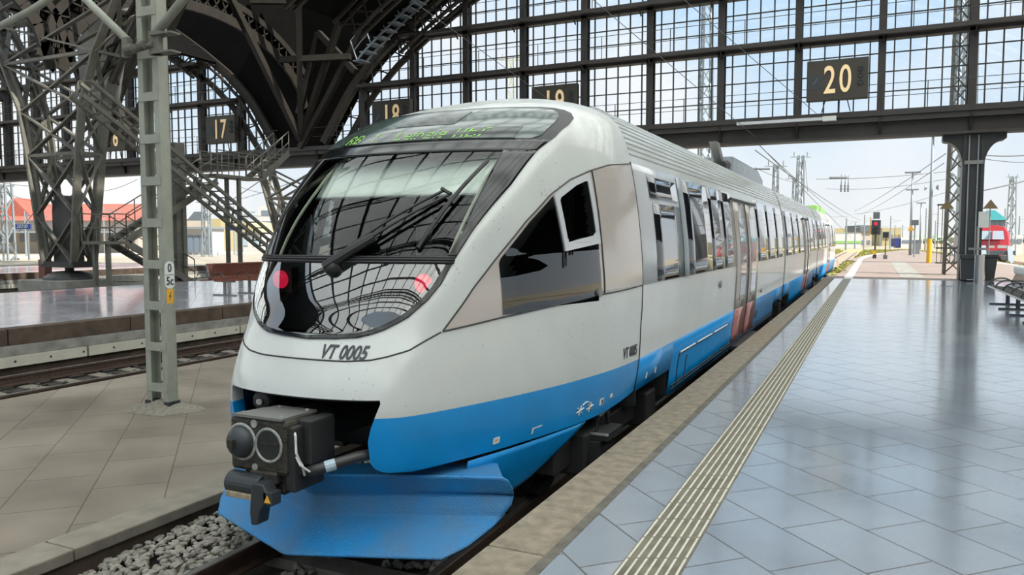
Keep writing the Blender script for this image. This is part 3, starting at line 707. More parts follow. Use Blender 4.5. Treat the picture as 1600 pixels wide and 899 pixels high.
# mask outline (half width by height) and the arch line of the flank
MK = np.array([(.955, .02), (.962, .22), (.975, .38), (1.0, .47), (1.025, .534), (1.07, .61), (1.11, .667), (1.215, .752), (1.32, .80), (1.456, .83), (1.683, .89), (2.014, 1.0), (2.3, 1.055), (2.43, 1.105), (2.56, 1.115), (2.63, 1.10), (2.68, 1.06), (2.715, .99), (2.738, .90), (2.75, .78)])
def mask_w(z): return float(np.interp(z, MK[:, 0], MK[:, 1]))
AL = np.array([(4.396, 1.01), (4.65, 1.288), (4.9, 1.512), (5.18, 1.748), (5.5, 1.964), (5.78, 2.094), (6.1, 2.188), (6.46, 2.264), (7.0, 2.32)])
def arch_y(z): return float(np.interp(z, AL[:, 1], AL[:, 0]))
BL = np.array([(4.396, 1.01), (4.61, 1.035), (4.86, 1.065), (5.31, 1.106), (6.056, 1.159), (7.02, 1.19)])
def base_y(z): return float(np.interp(z, BL[:, 1], BL[:, 0]))
def win_poly_keep(y, z):                            # inside the cab side window
    if y < 4.93 or z < 1.10 or z > 2.12: return False
    if z > 1.53 and y > 6.02: return False
    if y > 6.03: return False
    return y > arch_y(z) + .07
# ---- nose skin
zs_up = np.concatenate([np.linspace(.604, 2.6, 68), np.linspace(2.63, 2.9, 12), [2.93, 2.955, 2.975, 2.99, 3.0]])
NU = 90
def u_pts(z, x0=0.0):
    xs, ys = sect(z); i0 = np.interp(x0, xs, np.arange(len(xs))); idx = i0 + (len(xs) - 1 - i0) * np.linspace(0, 1, NU)
    k = np.arange(len(xs)); return np.interp(idx, k, xs), np.interp(idx, k, ys)
def skin(off, m, name, parent, holes=True):
    b = MB()
    for s in (1, -1):
        P = []
        for z in zs_up:
            xs, ys = u_pts(z); P.append([(x, y - off * .8, z) if off else (x, y, z) for x, y in zip(xs, ys)])
            if off: P[-1] = [(max(0, x + off * .7 * min(1, x / .3)), y, z + off * .4) for x, y, z in P[-1]]
        o = len(b.v); n = NU
        b.v += [(TX + s * x, y, z) for r in P for x, y, z in r]
        for k in range(len(P) - 1):
            for i in range(n - 1):
                x = (P[k][i][0] + P[k + 1][i + 1][0]) / 2; y = (P[k][i][1] + P[k + 1][i + 1][1]) / 2; z = (zs_up[k] + zs_up[k + 1]) / 2
                if holes and .99 < z < 2.34 and x < mask_w(z) - .05: continue
                if holes and win_poly_keep(y, z): continue
                q = (o + k * n + i, o + k * n + i + 1, o + (k + 1) * n + i + 1, o + (k + 1) * n + i)
                b.f.append(q if s > 0 else q[::-1])
    return b.build(name, m, parent, smooth=True)
skin(0, M['white'], 'nose_shell', tr)
skin(-.05, M['cabdark'], 'cab_lining', tr)
XO = np.array([(.115, .74), (.122, .68), (.136, .62), (.16, .583), (.2, .56), (.34, .555), (.43, .576), (.53, .61), (.585, .625), (.604, .618)])
def open_x(z): return float(np.interp(z, XO[:, 0], XO[:, 1]))
for (nm, m, zl) in (('nose_shell', M['white'], np.linspace(.49, .604, 6)), ('nose_band', M['blue'], np.concatenate([np.linspace(.115, .2, 8), np.linspace(.23, .49, 10)]))):
    b = MB()
    for s in (1, -1):
        rows = []
        for z in zl:
            xs, ys = u_pts(z, open_x(z)); zz = [z + (.065 * max(0, (y - 6.0) / 1.02) ** 1.5 * max(0, (.3 - z) / .18) if z < .3 else 0) for y in ys]
            rows.append([(TX + s * x, y, q) for x, y, q in zip(xs, ys, zz)])
        b.grid(rows)
        ret = [[(TX + s * (p[0] - TX) * s - 0, p[1], p[2]) for p in (r[0] for r in rows)], [(r[0][0] - s * -.02, r[0][1] + .10, r[0][2]) for r in rows]]
        b.grid([[r[0] for r in rows], [(r[0][0] + s * .015, r[0][1] + .12, r[0][2]) for r in rows]])
        if nm == 'nose_band': b.grid([rows[0], [(TX + (p[0] - TX) * .93, p[1] + .06, p[2] + .01) for p in rows[0]]])
    b.build(nm, m, tr, smooth=True, auto=50)
b = MB(); b.grid([[front(x, .604) for x in np.linspace(-.62, .62, 30)], [(p[0], p[1] + .18, p[2] - .012) for p in [front(x, .604) for x in np.linspace(-.62, .62, 30)]]]); b.build('opening_lip', M['white'], tr, smooth=True)
# coupler recess, walls coloured black to stand for the shade inside
b = MB()
b.box(TX - 1.0, TX + 1.0, 5.2, 5.25, -.1, .62); b.prism([(TX - .62, 4.06), (TX + .62, 4.06), (TX + 1.0, 5.25), (TX - 1.0, 5.25)], .598, .62, 'z')
b.prism([(TX - .70, 4.25), (TX - .67, 4.25), (TX - .97, 5.25), (TX - 1.0, 5.25)], .12, .6, 'z'); b.prism([(TX + .67, 4.25), (TX + .70, 4.25), (TX + 1.0, 5.25), (TX + .97, 5.25)], .12, .6, 'z')
b.build('coupler_recess', M['underdark'], tr)
b = MB(); b.lathe((TX - .34, 4.02, .53), (.25, -1, -.05), [(0, .07), (.07, .07), (.09, .06), (.1, .03)], 18); b.build('socket', M['underdark'], tr)
b = MB(); b.lathe((TX - .312, 3.915, .525), (.25, -1, -.05), [(0, .022), (.012, .022), (.014, .01)], 14); b.build('socket_cap', M['greaserim'], tr)
b = MB(); b.box(TX + .33, TX + .44, 4.62, 4.66, .12, .40); b.build('daylight_gap_plate', M['greaserim'], tr)  # added pale plate, stands for the bright gap seen through the recess
# ---- windscreen mask
def mpatch(name, m, z0, z1, xw, off, nz=10, nx=30, inner=None, solid=.006, parent=None):
    zs = np.linspace(z0, z1, nz)
    if inner is None:
        b = MB(); b.grid(scan(zs, lambda z: -xw(z), xw, lambda x, z: front(x, z, off), nx)); return b.build(name, m, parent or tr, smooth=True, solid=solid)
    for s in (-1, 1):
        b = MB(); b.grid(scan(zs, lambda z: s * inner(z), lambda z: s * xw(z), lambda x, z: front(x, z, off), max(4, nx // 4))); o = b.build(name, m, parent or tr, smooth=True, solid=solid)
    return o
ci = lambda z: min(.845, mask_w(z) - .05)
mpatch('windscreen_border', M['blackgloss'], 1.49, 2.29, mask_w, .010, 30, 24, inner=ci)
mpatch('windscreen_border', M['blackgloss'], 2.285, 2.39, mask_w, .010, 6, 40)
ws = mpatch('windscreen', M['glass'], 1.485, 2.30, lambda z: ci(z) + .02, .006, 30, 40, solid=0)
low_in = lambda z: max(.01, mask_w(z) - .035)
lin = lambda z: max(.012, mask_w(z - .026) - .034) if z > .985 else .012
zz = sorted(set([z for z in MK[:, 0] if z < 1.46] + list(np.linspace(.955, 1.462, 30))))
for s in (-1, 1):
    b = MB(); b.grid(scan(zz, lambda z: s * (lin(z) - .012), lambda z: s * mask_w(z), lambda x, z: front(x, z, .009), 8)); b.build('windscreen_border', M['blackgloss'], tr, smooth=True, solid=.004)
zz2 = [z for z in np.linspace(.99, 1.452, 26)]
b = MB(); b.grid(scan(zz2, lambda z: -max(.02, mask_w(z - .022) - .028), lambda z: max(.02, mask_w(z - .022) - .028), lambda x, z: front(x, z, .013), 48)); lg = b.build('lower_glass', M['lowglass'], tr, smooth=True)
b = MB(); b.grid(scan(np.linspace(.93, 1.47, 14), lambda z: -.86, lambda z: .86, lambda x, z: (TX + x, max(fy(min(abs(x), .9), z) + .16, 4.58), z), 30)); b.build('lamp_housing', M['cabdark'], tr, smooth=True)
b = MB()
for k in range(3): b.path([front(x, 1.457 + k * .016, .022 - .004 * (k != 1)) for x in np.linspace(-.835, .835, 40)], .010, 6)
b.build('divider_bar', M['black'], tr, smooth=True)
zz = sorted(set(list(np.linspace(2.39, 2.75, 30)) + [2.63, 2.68, 2.715, 2.738]))
b = MB(); b.grid(scan(zz, lambda z: -mask_w(z), mask_w, lambda x, z: front(x, z, .008), 40)); b.build('windscreen_border', M['black'], tr, smooth=True)
zz = np.linspace(2.395, 2.735, 26)
dsp_w = lambda z: mask_w(z + .012) - .075 - .05 * max(0, (2.43 - z) / .04)
b = MB(); b.grid(scan(zz, lambda z: -dsp_w(z), dsp_w, lambda x, z: front(x, z, .013), 40)); dp = b.build('display_glass', M['display'], tr, smooth=True)
b = MB(); b.grid(scan(np.linspace(2.396, 2.505, 8), lambda z: -.74 - .0 * z, lambda z: .86, lambda x, z: front(x, z, .016), 40)); dd = b.build('destination_display', M['displaydark'], dp, smooth=True)
b = MB(); b.grid(scan(np.linspace(2.55, 2.70, 8), lambda z: -.30, lambda z: .28, lambda x, z: front(x, z, .016), 16)); b.build('sensor_panel', M['displaydark'], dp, smooth=True)
# LED dots of the destination text (partly dark, as the scan of the display shows)
FONT = {'R': ['1110', '1001', '1001', '1110', '1010', '1001', '1001'], 'B': ['1110', '1001', '1001', '1110', '1001', '1001', '1110'], '1': ['01', '11', '01', '01', '01', '01', '01'], '-': ['000', '000', '000', '111', '000', '000', '000'],
        'L': ['1000', '1000', '1000', '1000', '1000', '1000', '1111'], 'e': ['0000', '0000', '0110', '1001', '1111', '1000', '0111'], 'i': ['1', '0', '1', '1', '1', '1', '1'], 'p': ['0000', '0000', '1110', '1001', '1001', '1110', '1000'],
        'z': ['0000', '0000', '1111', '0001', '0110', '1000', '1111'], 'g': ['0000', '0000', '0111', '1001', '0111', '0001', '0110'], 'H': ['1001', '1001', '1001', '1111', '1001', '1001', '1001'], 'b': ['1000', '1000', '1110', '1001', '1001', '1001', '1110'],
        'f': ['011', '100', '100', '110', '100', '100', '100'], ' ': ['00', '00', '00', '00', '00', '00', '00'], 'x': ['0'] * 7}
def led(txt, u, drop, size):
    for ch in txt:
        b = MB()
        g = FONT[ch]; wv = len(g[0])
        for r, row in enumerate(g):
            if r in drop: continue
            for c, k in enumerate(row):
                if k == '1':
                    x = u + c * size; z = 2.49 - r * .0125
                    b.add([front(x, z, .019), front(x + size * .85, z, .019), front(x + size * .85, z - .0095, .019), front(x, z - .0095, .019)], [(0, 1, 2, 3)])
        o = b.build('led_letter', M['led'], dd)
        u += (wv + 1) * size
    return u
u = led('RB', -.70, (), .019); u = led('  1 - ', u, (3, 4), .019); u = led('Leipzig ', u, (5,), .0165); led('Hbf', u + .01, (3, 4), .02)
# tail lights behind the lower glass
for s in (-1, 1):
    yl = 4.50; b = MB(); b.box(TX + s * .63 - .10, TX + s * .63 + .10, yl + .0, yl + .08, 1.22, 1.41); b.build('lamp_box', M['black'], tr)
    b = MB(); b.lathe((TX + s * .63, yl, 1.318), (0, -1, 0), [(0, .068), (.02, .066), (.035, .05), (.042, .01)], 22); b.build('tail_light', M['red'], tr, smooth=True)
# blind and cab
b = MB(); b.grid([[(TX + x, 5.127 + (z - 1.96) * .87 - .10 * (1 - (x / .8) ** 2) * .5, z) for x in np.linspace(-.80, .80, 16)] for z in np.linspace(1.955, 2.27, 8)]); bl = b.build('sun_blind', M['blind'], tr, smooth=True, solid=.006)
b = MB(); b.path([(TX + x, 5.118 - .05 * (1 - (x / .8) ** 2), 1.952) for x in np.linspace(-.80, .80, 16)], .011, 8); b.build('blind_bar', M['steelmid'], bl)
b = MB(); b.box(TX - .35, TX + 1.2, 6.62, 6.66, .7, 2.6); b.box(TX - 1.25, TX - .72, 6.5, 6.54, .7, 2.6); b.box(TX - .75, TX - .35, 6.9, 6.94, .7, 2.6); b.build('cab_bulkhead', M['cabdark'], tr)
b = MB(); b.prism([(4.75, 1.44), (5.25, 1.36), (5.45, 1.30), (5.45, .8), (4.6, .8)], TX - .8, TX + .8, 'x'); b.build('cab_desk', M['cabdark'], tr, bevel=.02)
b = MB(); b.box(TX + .02, TX + .48, 5.95, 6.1, 1.0, 1.95); b.box(TX + .1, TX + .4, 5.93, 6.06, 1.95, 2.15); b.box(TX + .0, TX + .5, 5.5, 6.0, 1.0, 1.12); b.build('driver_seat', M['cabdark'], tr, bevel=.04)
for s in (-1, 1):
    b = MB(); b.path([front(s * .80, z, -.09) for z in np.linspace(1.5, 2.28, 10)], .012, 6); b.build('screen_pillar', M['beige'], tr)
# wipers
w0 = front(.03, 1.41, .035)
wp = MB(); wp.lathe((w0[0], w0[1], w0[2]), (-.0, -1, .35), [(-.04, .06), (.02, .055), (.04, .04), (.045, .02)], 16); wo = wp.build('wiper', M['black'], tr, smooth=True, auto=40)
b = MB()
for da, tx_, tz in ((-.03, .62, 1.935), (.03, .665, 1.90)):
    b.path([front(.03 + da + (tx_ - .03 - da) * t, 1.42 + (tz - 1.42) * t + .012 * math.sin(PI * t), .05 + .012 * math.sin(PI * t)) for t in np.linspace(0, 1, 14)], .0115, 6)
b.path([front(.03 + .3 * t, 1.42 + .21 * t, .06) for t in np.linspace(-.12, .85, 8)], .036, 8)
b.path([front(.60 + .08 * t, 1.94 - .04 * t, .06) for t in np.linspace(0, 1, 4)], .014, 6)
b.build('wiper_arm', M['black'], wo)
b = MB(); b.path([front(.605 + (.792 - .605) * t, 1.545 + (2.184 - 1.545) * t, .03 + .02 * math.sin(PI * t)) for t in np.linspace(0, 1, 18)], .0145, 6)
b.path([front(.655 + .085 * t, 1.73 + .27 * t, .055) for t in np.linspace(0, 1, 6)], .012, 6)
b.build('wiper_blade', M['black'], wo)
# nose seam
sm = [(-.86, 1.06), (-.83, 1.005), (-.71, .901), (-.6, .868), (-.51, .848), (-.35, .836), (0, .834), (.35, .834), (.51, .845), (.6, .865), (.71, .901), (.83, 1.005)]
sx_ = np.linspace(-.86, .83, 60); b = MB(); b.path([front(x, float(np.interp(x, [q[0] for q in sm], [q[1] for q in sm])), .001) for x in sx_], .0055, 6)
for s in (1, -1):
    b.path([side(float(np.interp(t, range(len(AL)), AL[:, 0])), float(np.interp(t, range(len(AL)), AL[:, 1])), .004, s) for t in np.linspace(0, len(AL) - 1, 60)], .006, 6)
    b.path([side(y, float(np.interp(y, BL[:, 0], BL[:, 1])), .004, s) for y in np.linspace(4.396, 7.0, 40)], .006, 6)
    b.path([side(7.015, z, .002, s) for z in np.linspace(.18, 2.34, 30)], .006, 6)
b.build('panel_seam', M['black'], tr)
# flank of the cab
zs = sorted(set(list(np.linspace(1.012, 1.19, 10)) + list(np.linspace(1.19, 2.318, 34))))
for s in (1, -1):
    b = MB(); n = 40
    for z0, z1 in zip(zs[:-1], zs[1:]):
        r0 = [(arch_y(z0) + (min(7.02, base_y(z0)) - arch_y(z0)) * i / n, z0) for i in range(n + 1)]; r1 = [(arch_y(z1) + (min(7.02, base_y(z1)) - arch_y(z1)) * i / n, z1) for i in range(n + 1)]
        for i in range(n):
            q = [r0[i], r0[i + 1], r1[i + 1], r1[i]]; cy = sum(p[0] for p in q) / 4; cz = sum(p[1] for p in q) / 4
            if win_poly_keep(cy, cz) and win_poly_keep(cy - .08, cz) and win_poly_keep(cy + .08, cz): continue
            o = len(b.v); b.v += [side(y, z, .004, s) for y, z in q]; b.f.append((o, o + 1, o + 2, o + 3))
    b.build('flank_panel', M['taupe'], tr, smooth=True)
M['cabglass'] = glass_mat('dark_cab_glass', (0.22, 0.25, 0.27), 0.0, 2.2)
lo_w = lambda z: max(4.885, arch_y(z) + .035)
side_patch('cab_side_window', M['cabglass'], np.linspace(1.085, 1.16, 4), lambda z: 4.885, lambda z: 4.885 + (6.075 - 4.885) * min(1, (z - 1.075) / .085 + .05), .009, tr, 24, solid=0)
side_patch('cab_side_window', M['cabglass'], np.linspace(1.16, 1.58, 14), lo_w, lambda z: 6.075, .009, tr, 30, solid=0)
side_patch('cab_side_window', M['cabglass'], np.linspace(1.58, 1.95, 14), lo_w, lambda z: 5.60 - .075 * (z - 1.56) / .38, .009, tr, 16, solid=0)
fl = lambda z: 5.585 - .06 * (z - 1.53) / .43 if z < 1.96 else max(5.525, arch_y(z) + .03)
fr_ = lambda z: 6.09 - .03 * (z - 1.59) / .57 if z > 1.59 else 5.585 + (6.09 - 5.585) * max(.02, (z - 1.53) / .06)
gl_ = lambda z: fl(z) + .05 if z < 1.9 else max(fl(z) + .05, arch_y(z + .05) + .04)
gr_ = lambda z: fr_(max(z, 1.6)) - .05 if z > 1.655 else 5.63 + (6.035 - 5.63) * max(.02, (z - 1.59) / .065)
wf = side_patch('opening_window', M['cabglass'], np.linspace(1.59, 2.10, 18), gl_, gr_, .016, tr, 14, solid=0)
for s in (1, -1):
    b = MB()
    for inner, outer in ((gl_, fl), (gr_, fr_)):
        b.grid(scan(np.linspace(1.595, 2.10, 20), outer, inner, lambda y, z: side(y, z, .016, s), 2))
    b.grid(scan(np.linspace(2.09, 2.155, 5), fl, fr_, lambda y, z: side(y, z, .016, s), 8))
    b.add([side(y, z, .016, s) for y, z in ((5.585, 1.525), (6.09, 1.585), (6.035, 1.655), (5.63, 1.595))], [(0, 1, 2, 3)])
    b.add([side(y, z, .016, s) for y, z in ((5.585, 1.525), (5.63, 1.595), (5.63, 1.62), (5.575, 1.62))], [(0, 1, 2, 3)])
    b.add([side(y, z, .016, s) for y, z in ((6.035, 1.655), (6.09, 1.585), (6.09, 1.66))], [(0, 1, 2)])
    b.build('window_frame', M['silver'], tr, solid=.014)
b = MB()
for y, z in ((5.585, 1.525),): pass
for pts in ([(6.13, z) for z in np.linspace(1.17, 2.19, 16)],): b.path([side(y, z, .006) for y, z in pts], .008, 6)
b.build('panel_seam', M['black'], tr)
# lettering
text_obj('running_number', 'VT 0005', M['text'], .118, lambda x, y: front(.318 + x, .882 + y, .004), tr, sx=.80, shear=.10, bold=.0026)
text_obj('running_number', 'VT 0005', M['text'], .135, lambda x, y: side(6.74 + x, .592 + y, .003), tr, sx=.78, shear=.10, bold=.0026)
def decal(nm, m, pts, parent=tr):
    b = MB(); b.add([side(y, z, .004) for y, z in pts], [tuple(range(len(pts)))]); return b.build(nm, m, parent, solid=.003)
decal('sticker', M['decal'], [(4.80, .165), (4.86, .167), (4.86, .212), (4.80, .21)])
decal('sticker', M['decalo'], [(4.815, .178), (4.845, .179), (4.845, .20), (4.815, .199)])
b = MB(); b.add([side(y, z, .004) for y, z in ((5.2, .16), (5.215, .16), (5.225, .195), (5.32, .20), (5.32, .212), (5.205, .205))], [(0, 1, 2, 5), (2, 3, 4, 5)]); b.build('jacking_mark', M['decal'], tr)
b = MB()
for y0 in (5.83, 5.99):
    for a in range(3):
        q = a * PI / 3 + .3; b.path([side(y0 + .055 * math.cos(q) * t, .225 + .04 * math.sin(q) * t, .005) for t in (-1, 1)], .006, 4)
b.path([side(5.86 + .12 * t, .262 + .02 * math.sin(PI * t), .005) for t in np.linspace(0, 1, 8)], .005, 4)
b.build('snowflake_mark', M['decal'], tr)
decal('sticker', M['decal'], [(6.16, .205), (6.23, .207), (6.23, .262), (6.16, .26)]); decal('sticker', M['text'], [(6.195, .21), (6.222, .211), (6.222, .25), (6.195, .25)])
decal('sticker', M['decal'], [(6.36, .235), (6.41, .237), (6.41, .27), (6.36, .268)])
# ---- snow plough
def plow_pt(u, v):                                  # u -1..1 across, v 0 top .. 1 bottom
    zt = np.interp(v, [0, .04, .1, .35, .6, .8, 1], [.045, .05, .02, -.12, -.25, -.34, -.43]); yo = np.interp(v, [0, .04, .1, .35, .6, .8, 1], [3.99, 3.965, 3.99, 4.09, 4.07, 3.93, 3.785])
    hw = np.interp(v, [0, .08, .2, .45, .7, .88, 1], [1.19, 1.235, 1.255, 1.245, 1.17, 1.08, .965]); sl = np.interp(v, [0, .5, 1], [.50, .42, .385]); x = u * hw
    ax = math.sqrt(x * x + .0006)
    return (TX + x, yo + sl * (ax - .024), zt - .028 * abs(u) ** 2 * (v < .3))
b = MB(); b.grid([[plow_pt(u, v) for u in np.linspace(-1, 1, 61)] for v in np.linspace(0, 1, 41)]); pl = b.build('snow_plough', M['plow'], tr, smooth=True, solid=.014)
b = MB(); top = [plow_pt(u, 0.02) for u in np.linspace(-1, 1, 41)]
b.grid([top, [(TX + (p[0] - TX) * .85, max(p[1] + .28, 4.3), p[2] + .0) for p in top]]); b.build('plough_top_plate', M['plow'], pl)
for s in (1, -1):
    rows = []
    for t in np.linspace(0, 1, 10):
        zt = .10; y0, y1 = 4.42, 5.98
        a0, a1 = (4.60 + .05 * t, 5.98 - .62 * t ** 1.1)
        rows.append([(TX + s * (fx(a0 + (a1 - a0) * q, .12) - .012 - .12 * t), a0 + (a1 - a0) * q, (.085 + .02 * q) * (1 - t) + t * (-.40 + .16 * q)) for q in np.linspace(0, 1, 16)])
    b = MB(); b.grid(rows); b.build('side_skirt', M['blue'], tr, smooth=True, solid=.012)
# ---- coupler
cp = MB(); Y0 = 3.60; cx = TX
cp.box(cx - .27, cx + .20, Y0, Y0 + .30, .155, .505); co = cp.build('coupler', M['greasy'], tr, bevel=.03)
b = MB(); b.box(cx - .2, cx + .13, Y0 + .05, Y0 + .3, .02, .17); b.box(cx - .10, cx + .12, Y0 - .012, Y0 + .05, .10, .18); b.build('coupler_neck', M['greasy'], co, bevel=.015)
b = MB(); b.lathe((cx - .165, Y0, .345), (0, -1, 0), [(-.02, .105), (0, .104), (.03, .098), (.055, .08), (.07, .05), (.075, .02)], 28); b.build('coupling_cone', M['binblack'], co, smooth=True)
b = MB(); b.box(cx - .19, cx - .15, Y0 - .10, Y0 - .04, .325, .375); b.build('cone_pin', M['rib'], co)
def ring(nm, m, x, z, r0, r1, y, p):
    b = MB(); n = 28; rows = []
    for r, yy in ((r1, y), (r1 - .004, y - .008), (r0, y - .008), (r0 - .004, y)): rows.append([(x + r * math.cos(t), yy, z + r * math.sin(t)) for t in np.linspace(0, 2 * PI, n + 1)])
    b.grid(rows); return b.build(nm, m, p, smooth=True)
ring('cone_rim', M['greaserim'], cx - .165, .345, .104, .122, Y0 - .002, co)
b = MB(); b.lathe((cx + .055, Y0 - .003, .345), (0, 1, 0), [(0, .098), (.001, .098)], 28); b.build('funnel_shade', M['underdark'], co)  # flat dark disc painted as the shade inside the hollow funnel
ring('funnel_rim', M['greaserim'], cx + .055, .345, .097, .112, Y0 - .002, co)
b = MB(); b.box(cx - .02, cx + .14, Y0 - .01, Y0 - .004, .352, .366); b.build('funnel_latch', M['greasy'], co)
b = MB(); b.prism([(cx - .235, Y0 - .01), (cx + .165, Y0 - .01), (cx + .185, Y0 + .30), (cx - .13, Y0 + .30)], .505, .522, 'z'); b.build('cover_plate', M['steelmid'], co)
b = MB()
for x, y in ((cx - .18, Y0 + .03), (cx + .13, Y0 + .03), (cx + .14, Y0 + .26), (cx - .09, Y0 + .26)): b.cyl((x, y, .52), (x, y, .53), .010, n=8)
b.lathe((cx - .06, Y0 + .004, .47), (0, -1, 0), [(0, .026), (.01, .026), (.012, .016)], 14); b.lathe((cx - .06, Y0 + .004, .195), (0, -1, 0), [(0, .022), (.01, .022), (.012, .014)], 14)
b.build('bolt', M['greaserim'], co)
b = MB(); b.cyl((cx - .25, Y0 - .01, .085), (cx + .02, Y0 - .01, .085), .072, n=20); ro = b.build('contact_roller', M['binblack'], co, bevel=.008)
b = MB(); b.box(cx - .235, cx + .02, Y0 - .085, Y0 + .02, .008, .045); b.build('roller_flap', mat('worn_tan_edge', (.36, .29, .2), .6, noise=.5, nscale=30), co, bevel=.006)
b = MB(); b.prism([(cx + .0, .13), (cx + .09, .13), (cx + .125, .07), (cx + .115, .02), (cx + .06, -.05), (cx + .045, -.13), (cx - .01, -.14), (cx - .02, -.06), (cx - .01, .05)], Y0 - .10, Y0 + .0, 'y'); b.build('hook', M['binblack'], co, bevel=.01)
b = MB(); b.add([(cx + .105, Y0 - .104, .022), (cx + .155, Y0 - .104, .024), (cx + .13, Y0 - .104, .07)], [(0, 1, 2)]); b.build('warning_triangle', M['yellowpale'], co, solid=.004)
b = MB(); b.box(cx + .09, cx + .165, Y0 - .1, Y0 - .02, .005, .09); b.build('sensor_box', M['binblack'], co, bevel=.006)
b = MB(); b.box(cx + .16, cx + .24, Y0 + .02, Y0 + .3, .06, .47); b.box(cx + .2, cx + .30, Y0 + .1, Y0 + .34, .22, .5); b.build('coupler_electrics', M['underdark'], co, bevel=.012)
b = MB(); b.cyl((cx - .02, Y0 + .3, .35), (cx + .0, 5.2, .33), .12, n=18); b.cyl((cx - .02, Y0 + .3, .35), (cx - .01, Y0 + .55, .345), .16, n=18); b.build('coupler_shank', M['underdark'], co)
b = MB(); b.path([(cx + .21, Y0 + .05, .46), (cx + .25, Y0 + .02, .42), (cx + .27, Y0, .32), (cx + .30, Y0 + .02, .24), (cx + .28, Y0 + .06, .17)], .008, 6); b.path([(cx + .27, Y0, .30), (cx + .30, Y0, .25), (cx + .33, Y0 + .05, .20)], .007, 6); b.build('cable', M['wirewhite'], co)
b = MB(); b.path([(cx + .22, Y0 + .1, .16), (cx + .34, Y0 + .12, .20), (cx + .5, Y0 + .3, .25), (cx + .55, Y0 + .6, .22)], .035, 10); ho = b.build('hose', M['hose'], co, smooth=True)
b = MB(); b.cyl((cx + .37, Y0 + .145, .208), (cx + .415, Y0 + .19, .222), .038, n=12); b.build('hose_clip', M['glassblue'], ho)
# ---- car bodies
def section(z0, crown, corr):
    lo = [(bodyx(z), z) for z in [q[1] for q in SEC] if z > z0] if z0 is not None else []
    top = []
    A, B = (1.322, 2.37), (1.16, 2.75)
    arc = [(1.322, 2.37), (1.302, 2.46), (1.278, 2.54), (1.237, 2.63), (1.16, 2.75), (1.06, 2.835), (.95, 2.89)]
    ax = np.array([p[0] for p in arc]); az = np.array([p[1] for p in arc]); s = np.concatenate([[0], np.cumsum(np.hypot(np.diff(ax), np.diff(az)))])
    if corr:
        N = 12
        for i in range(N):
            for f, d in ((0, 0), (.58, 0), (.66, .016), (.92, .016)):
                q = s[-1] * (i + f) / N; x, z = np.interp(q, s, ax), np.interp(q, s, az); top.append((x - d * .8, z - d * .5))
    else: top = arc
    return lo, top + [(.72, crown - .125), (.42, crown - .045), (0, crown)]
def car(y0, y1, nm):
    Yl = [y0] + [q for q in (7.6, 8.2, 9.0) if y0 < q < y1] + [y1]
    rows = []
    for y in Yl:
        cr_ = float(np.interp(y, [7.02, 7.6, 8.2, 9.0], [3.0, 3.05, 3.08, 3.10]))
        half = [(bodyx(z), z) for z in (.49, .78, 1.06, 1.19, 1.466, 1.645, 2.012, 2.26, 2.345)] + section(None, cr_, True)[1]
        rows.append([(TX + x, y, z) for x, z in half] + [(TX - x, y, z) for x, z in half[-2::-1]])
    b = MB(); b.grid(rows); n = len(rows[0]); b.f.append(tuple(range(len(b.v) - n, len(b.v)))); b.f.append(tuple(range(n)))
    return b.build(nm, M['white'], tr, smooth=True, auto=28)
def skirt(y0, y1, zb):
    for s in (1, -1):
        b = MB(); zs = [z for z in (-.13, .05, .177, .323, .49) if z >= zb]
        b.grid([[(TX + s * bodyx(z), y, z) for z in zs] for y in (y0, y1)]); b.build('lower_band', M['blue'], tr, smooth=True, solid=.012)
car(7.03, 19.55, 'car_body'); car(19.85, 31.3, 'car_body'); car(31.65, 46.2, 'car_body')
b = MB()
for y0, y1 in ((19.5, 19.9), (31.2, 31.7)):
    half = [(x * .985, z) for x, z in [(1.40, .10), (1.45, .78), (1.462, 1.19), (1.435, 1.645), (1.35, 2.26), (1.27, 2.54), (1.15, 2.75), (.95, 2.88), (.5, 3.02), (0, 3.08)]]
    b.grid([[(TX + x, y, z) for x, z in half] + [(TX - x, y, z) for x, z in half[-2::-1]] for y in (y0, y1)])
b.build('gangway_bellows', M['black'], tr)
skirt(7.03, 8.40, .177); skirt(8.40, 17.9, -.13); skirt(17.9, 19.55, .177); skirt(19.85, 21.6, .177); skirt(21.6, 29.8, -.13); skirt(29.8, 31.3, .177); skirt(31.65, 33.3, .177); skirt(33.3, 46.2, -.13)
b = MB(); b.box(TX - 1.33, TX + 1.33, 8.42, 8.46, -.12, .5)
for y in (8.40, 21.6, 33.3): b.box(TX - 1.36, TX + 1.36, y, y + .012, -.13, .3)
b.box(TX - 1.2, TX + 1.2, 6.9, 46, .42, .48); b.build('underframe', M['underdark'], tr)
# window bands
def band(y0, y1): side_patch('window_band', M['silver'], [1.19, 1.466, 1.645, 2.012, 2.26, 2.33], lambda z: y0, lambda z: y1, .004, tr, 6)
band(7.03, 12.36); band(14.85, 19.5); band(19.9, 25.5); band(27.5, 31.25); band(31.7, 46.1)
def wins(spans, z0=1.215, z1=2.235):
    for a, c in spans: side_patch('passenger_window', M['winside'], np.linspace(z0, z1, 7), lambda z: a, lambda z: c, .010, tr, 4)
side_patch('passenger_window', M['winside'], np.linspace(1.20, 1.975, 6), lambda z: 7.55, lambda z: 8.70, .012, tr, 4)
side_patch('vent_window', M['winside'], np.linspace(2.03, 2.235, 4), lambda z: 7.47, lambda z: 8.62, .018, tr, 4, solid=.012)
side_patch('window_post', M['galv'], np.linspace(1.19, 2.32, 8), lambda z: 8.74, lambda z: 8.97, .016, tr, 2)
wins([(9.0, 10.42), (10.48, 11.36), (11.42, 12.3), (14.95, 16.35), (16.4, 17.85), (17.9, 19.4), (20.0, 21.65), (21.7, 23.35), (23.4, 25.45), (27.55, 29.4), (29.45, 31.2), (31.8, 34.05), (34.1, 36.25), (36.3, 38.3), (40.5, 43), (43.1, 45.9)], 1.20, 2.30)
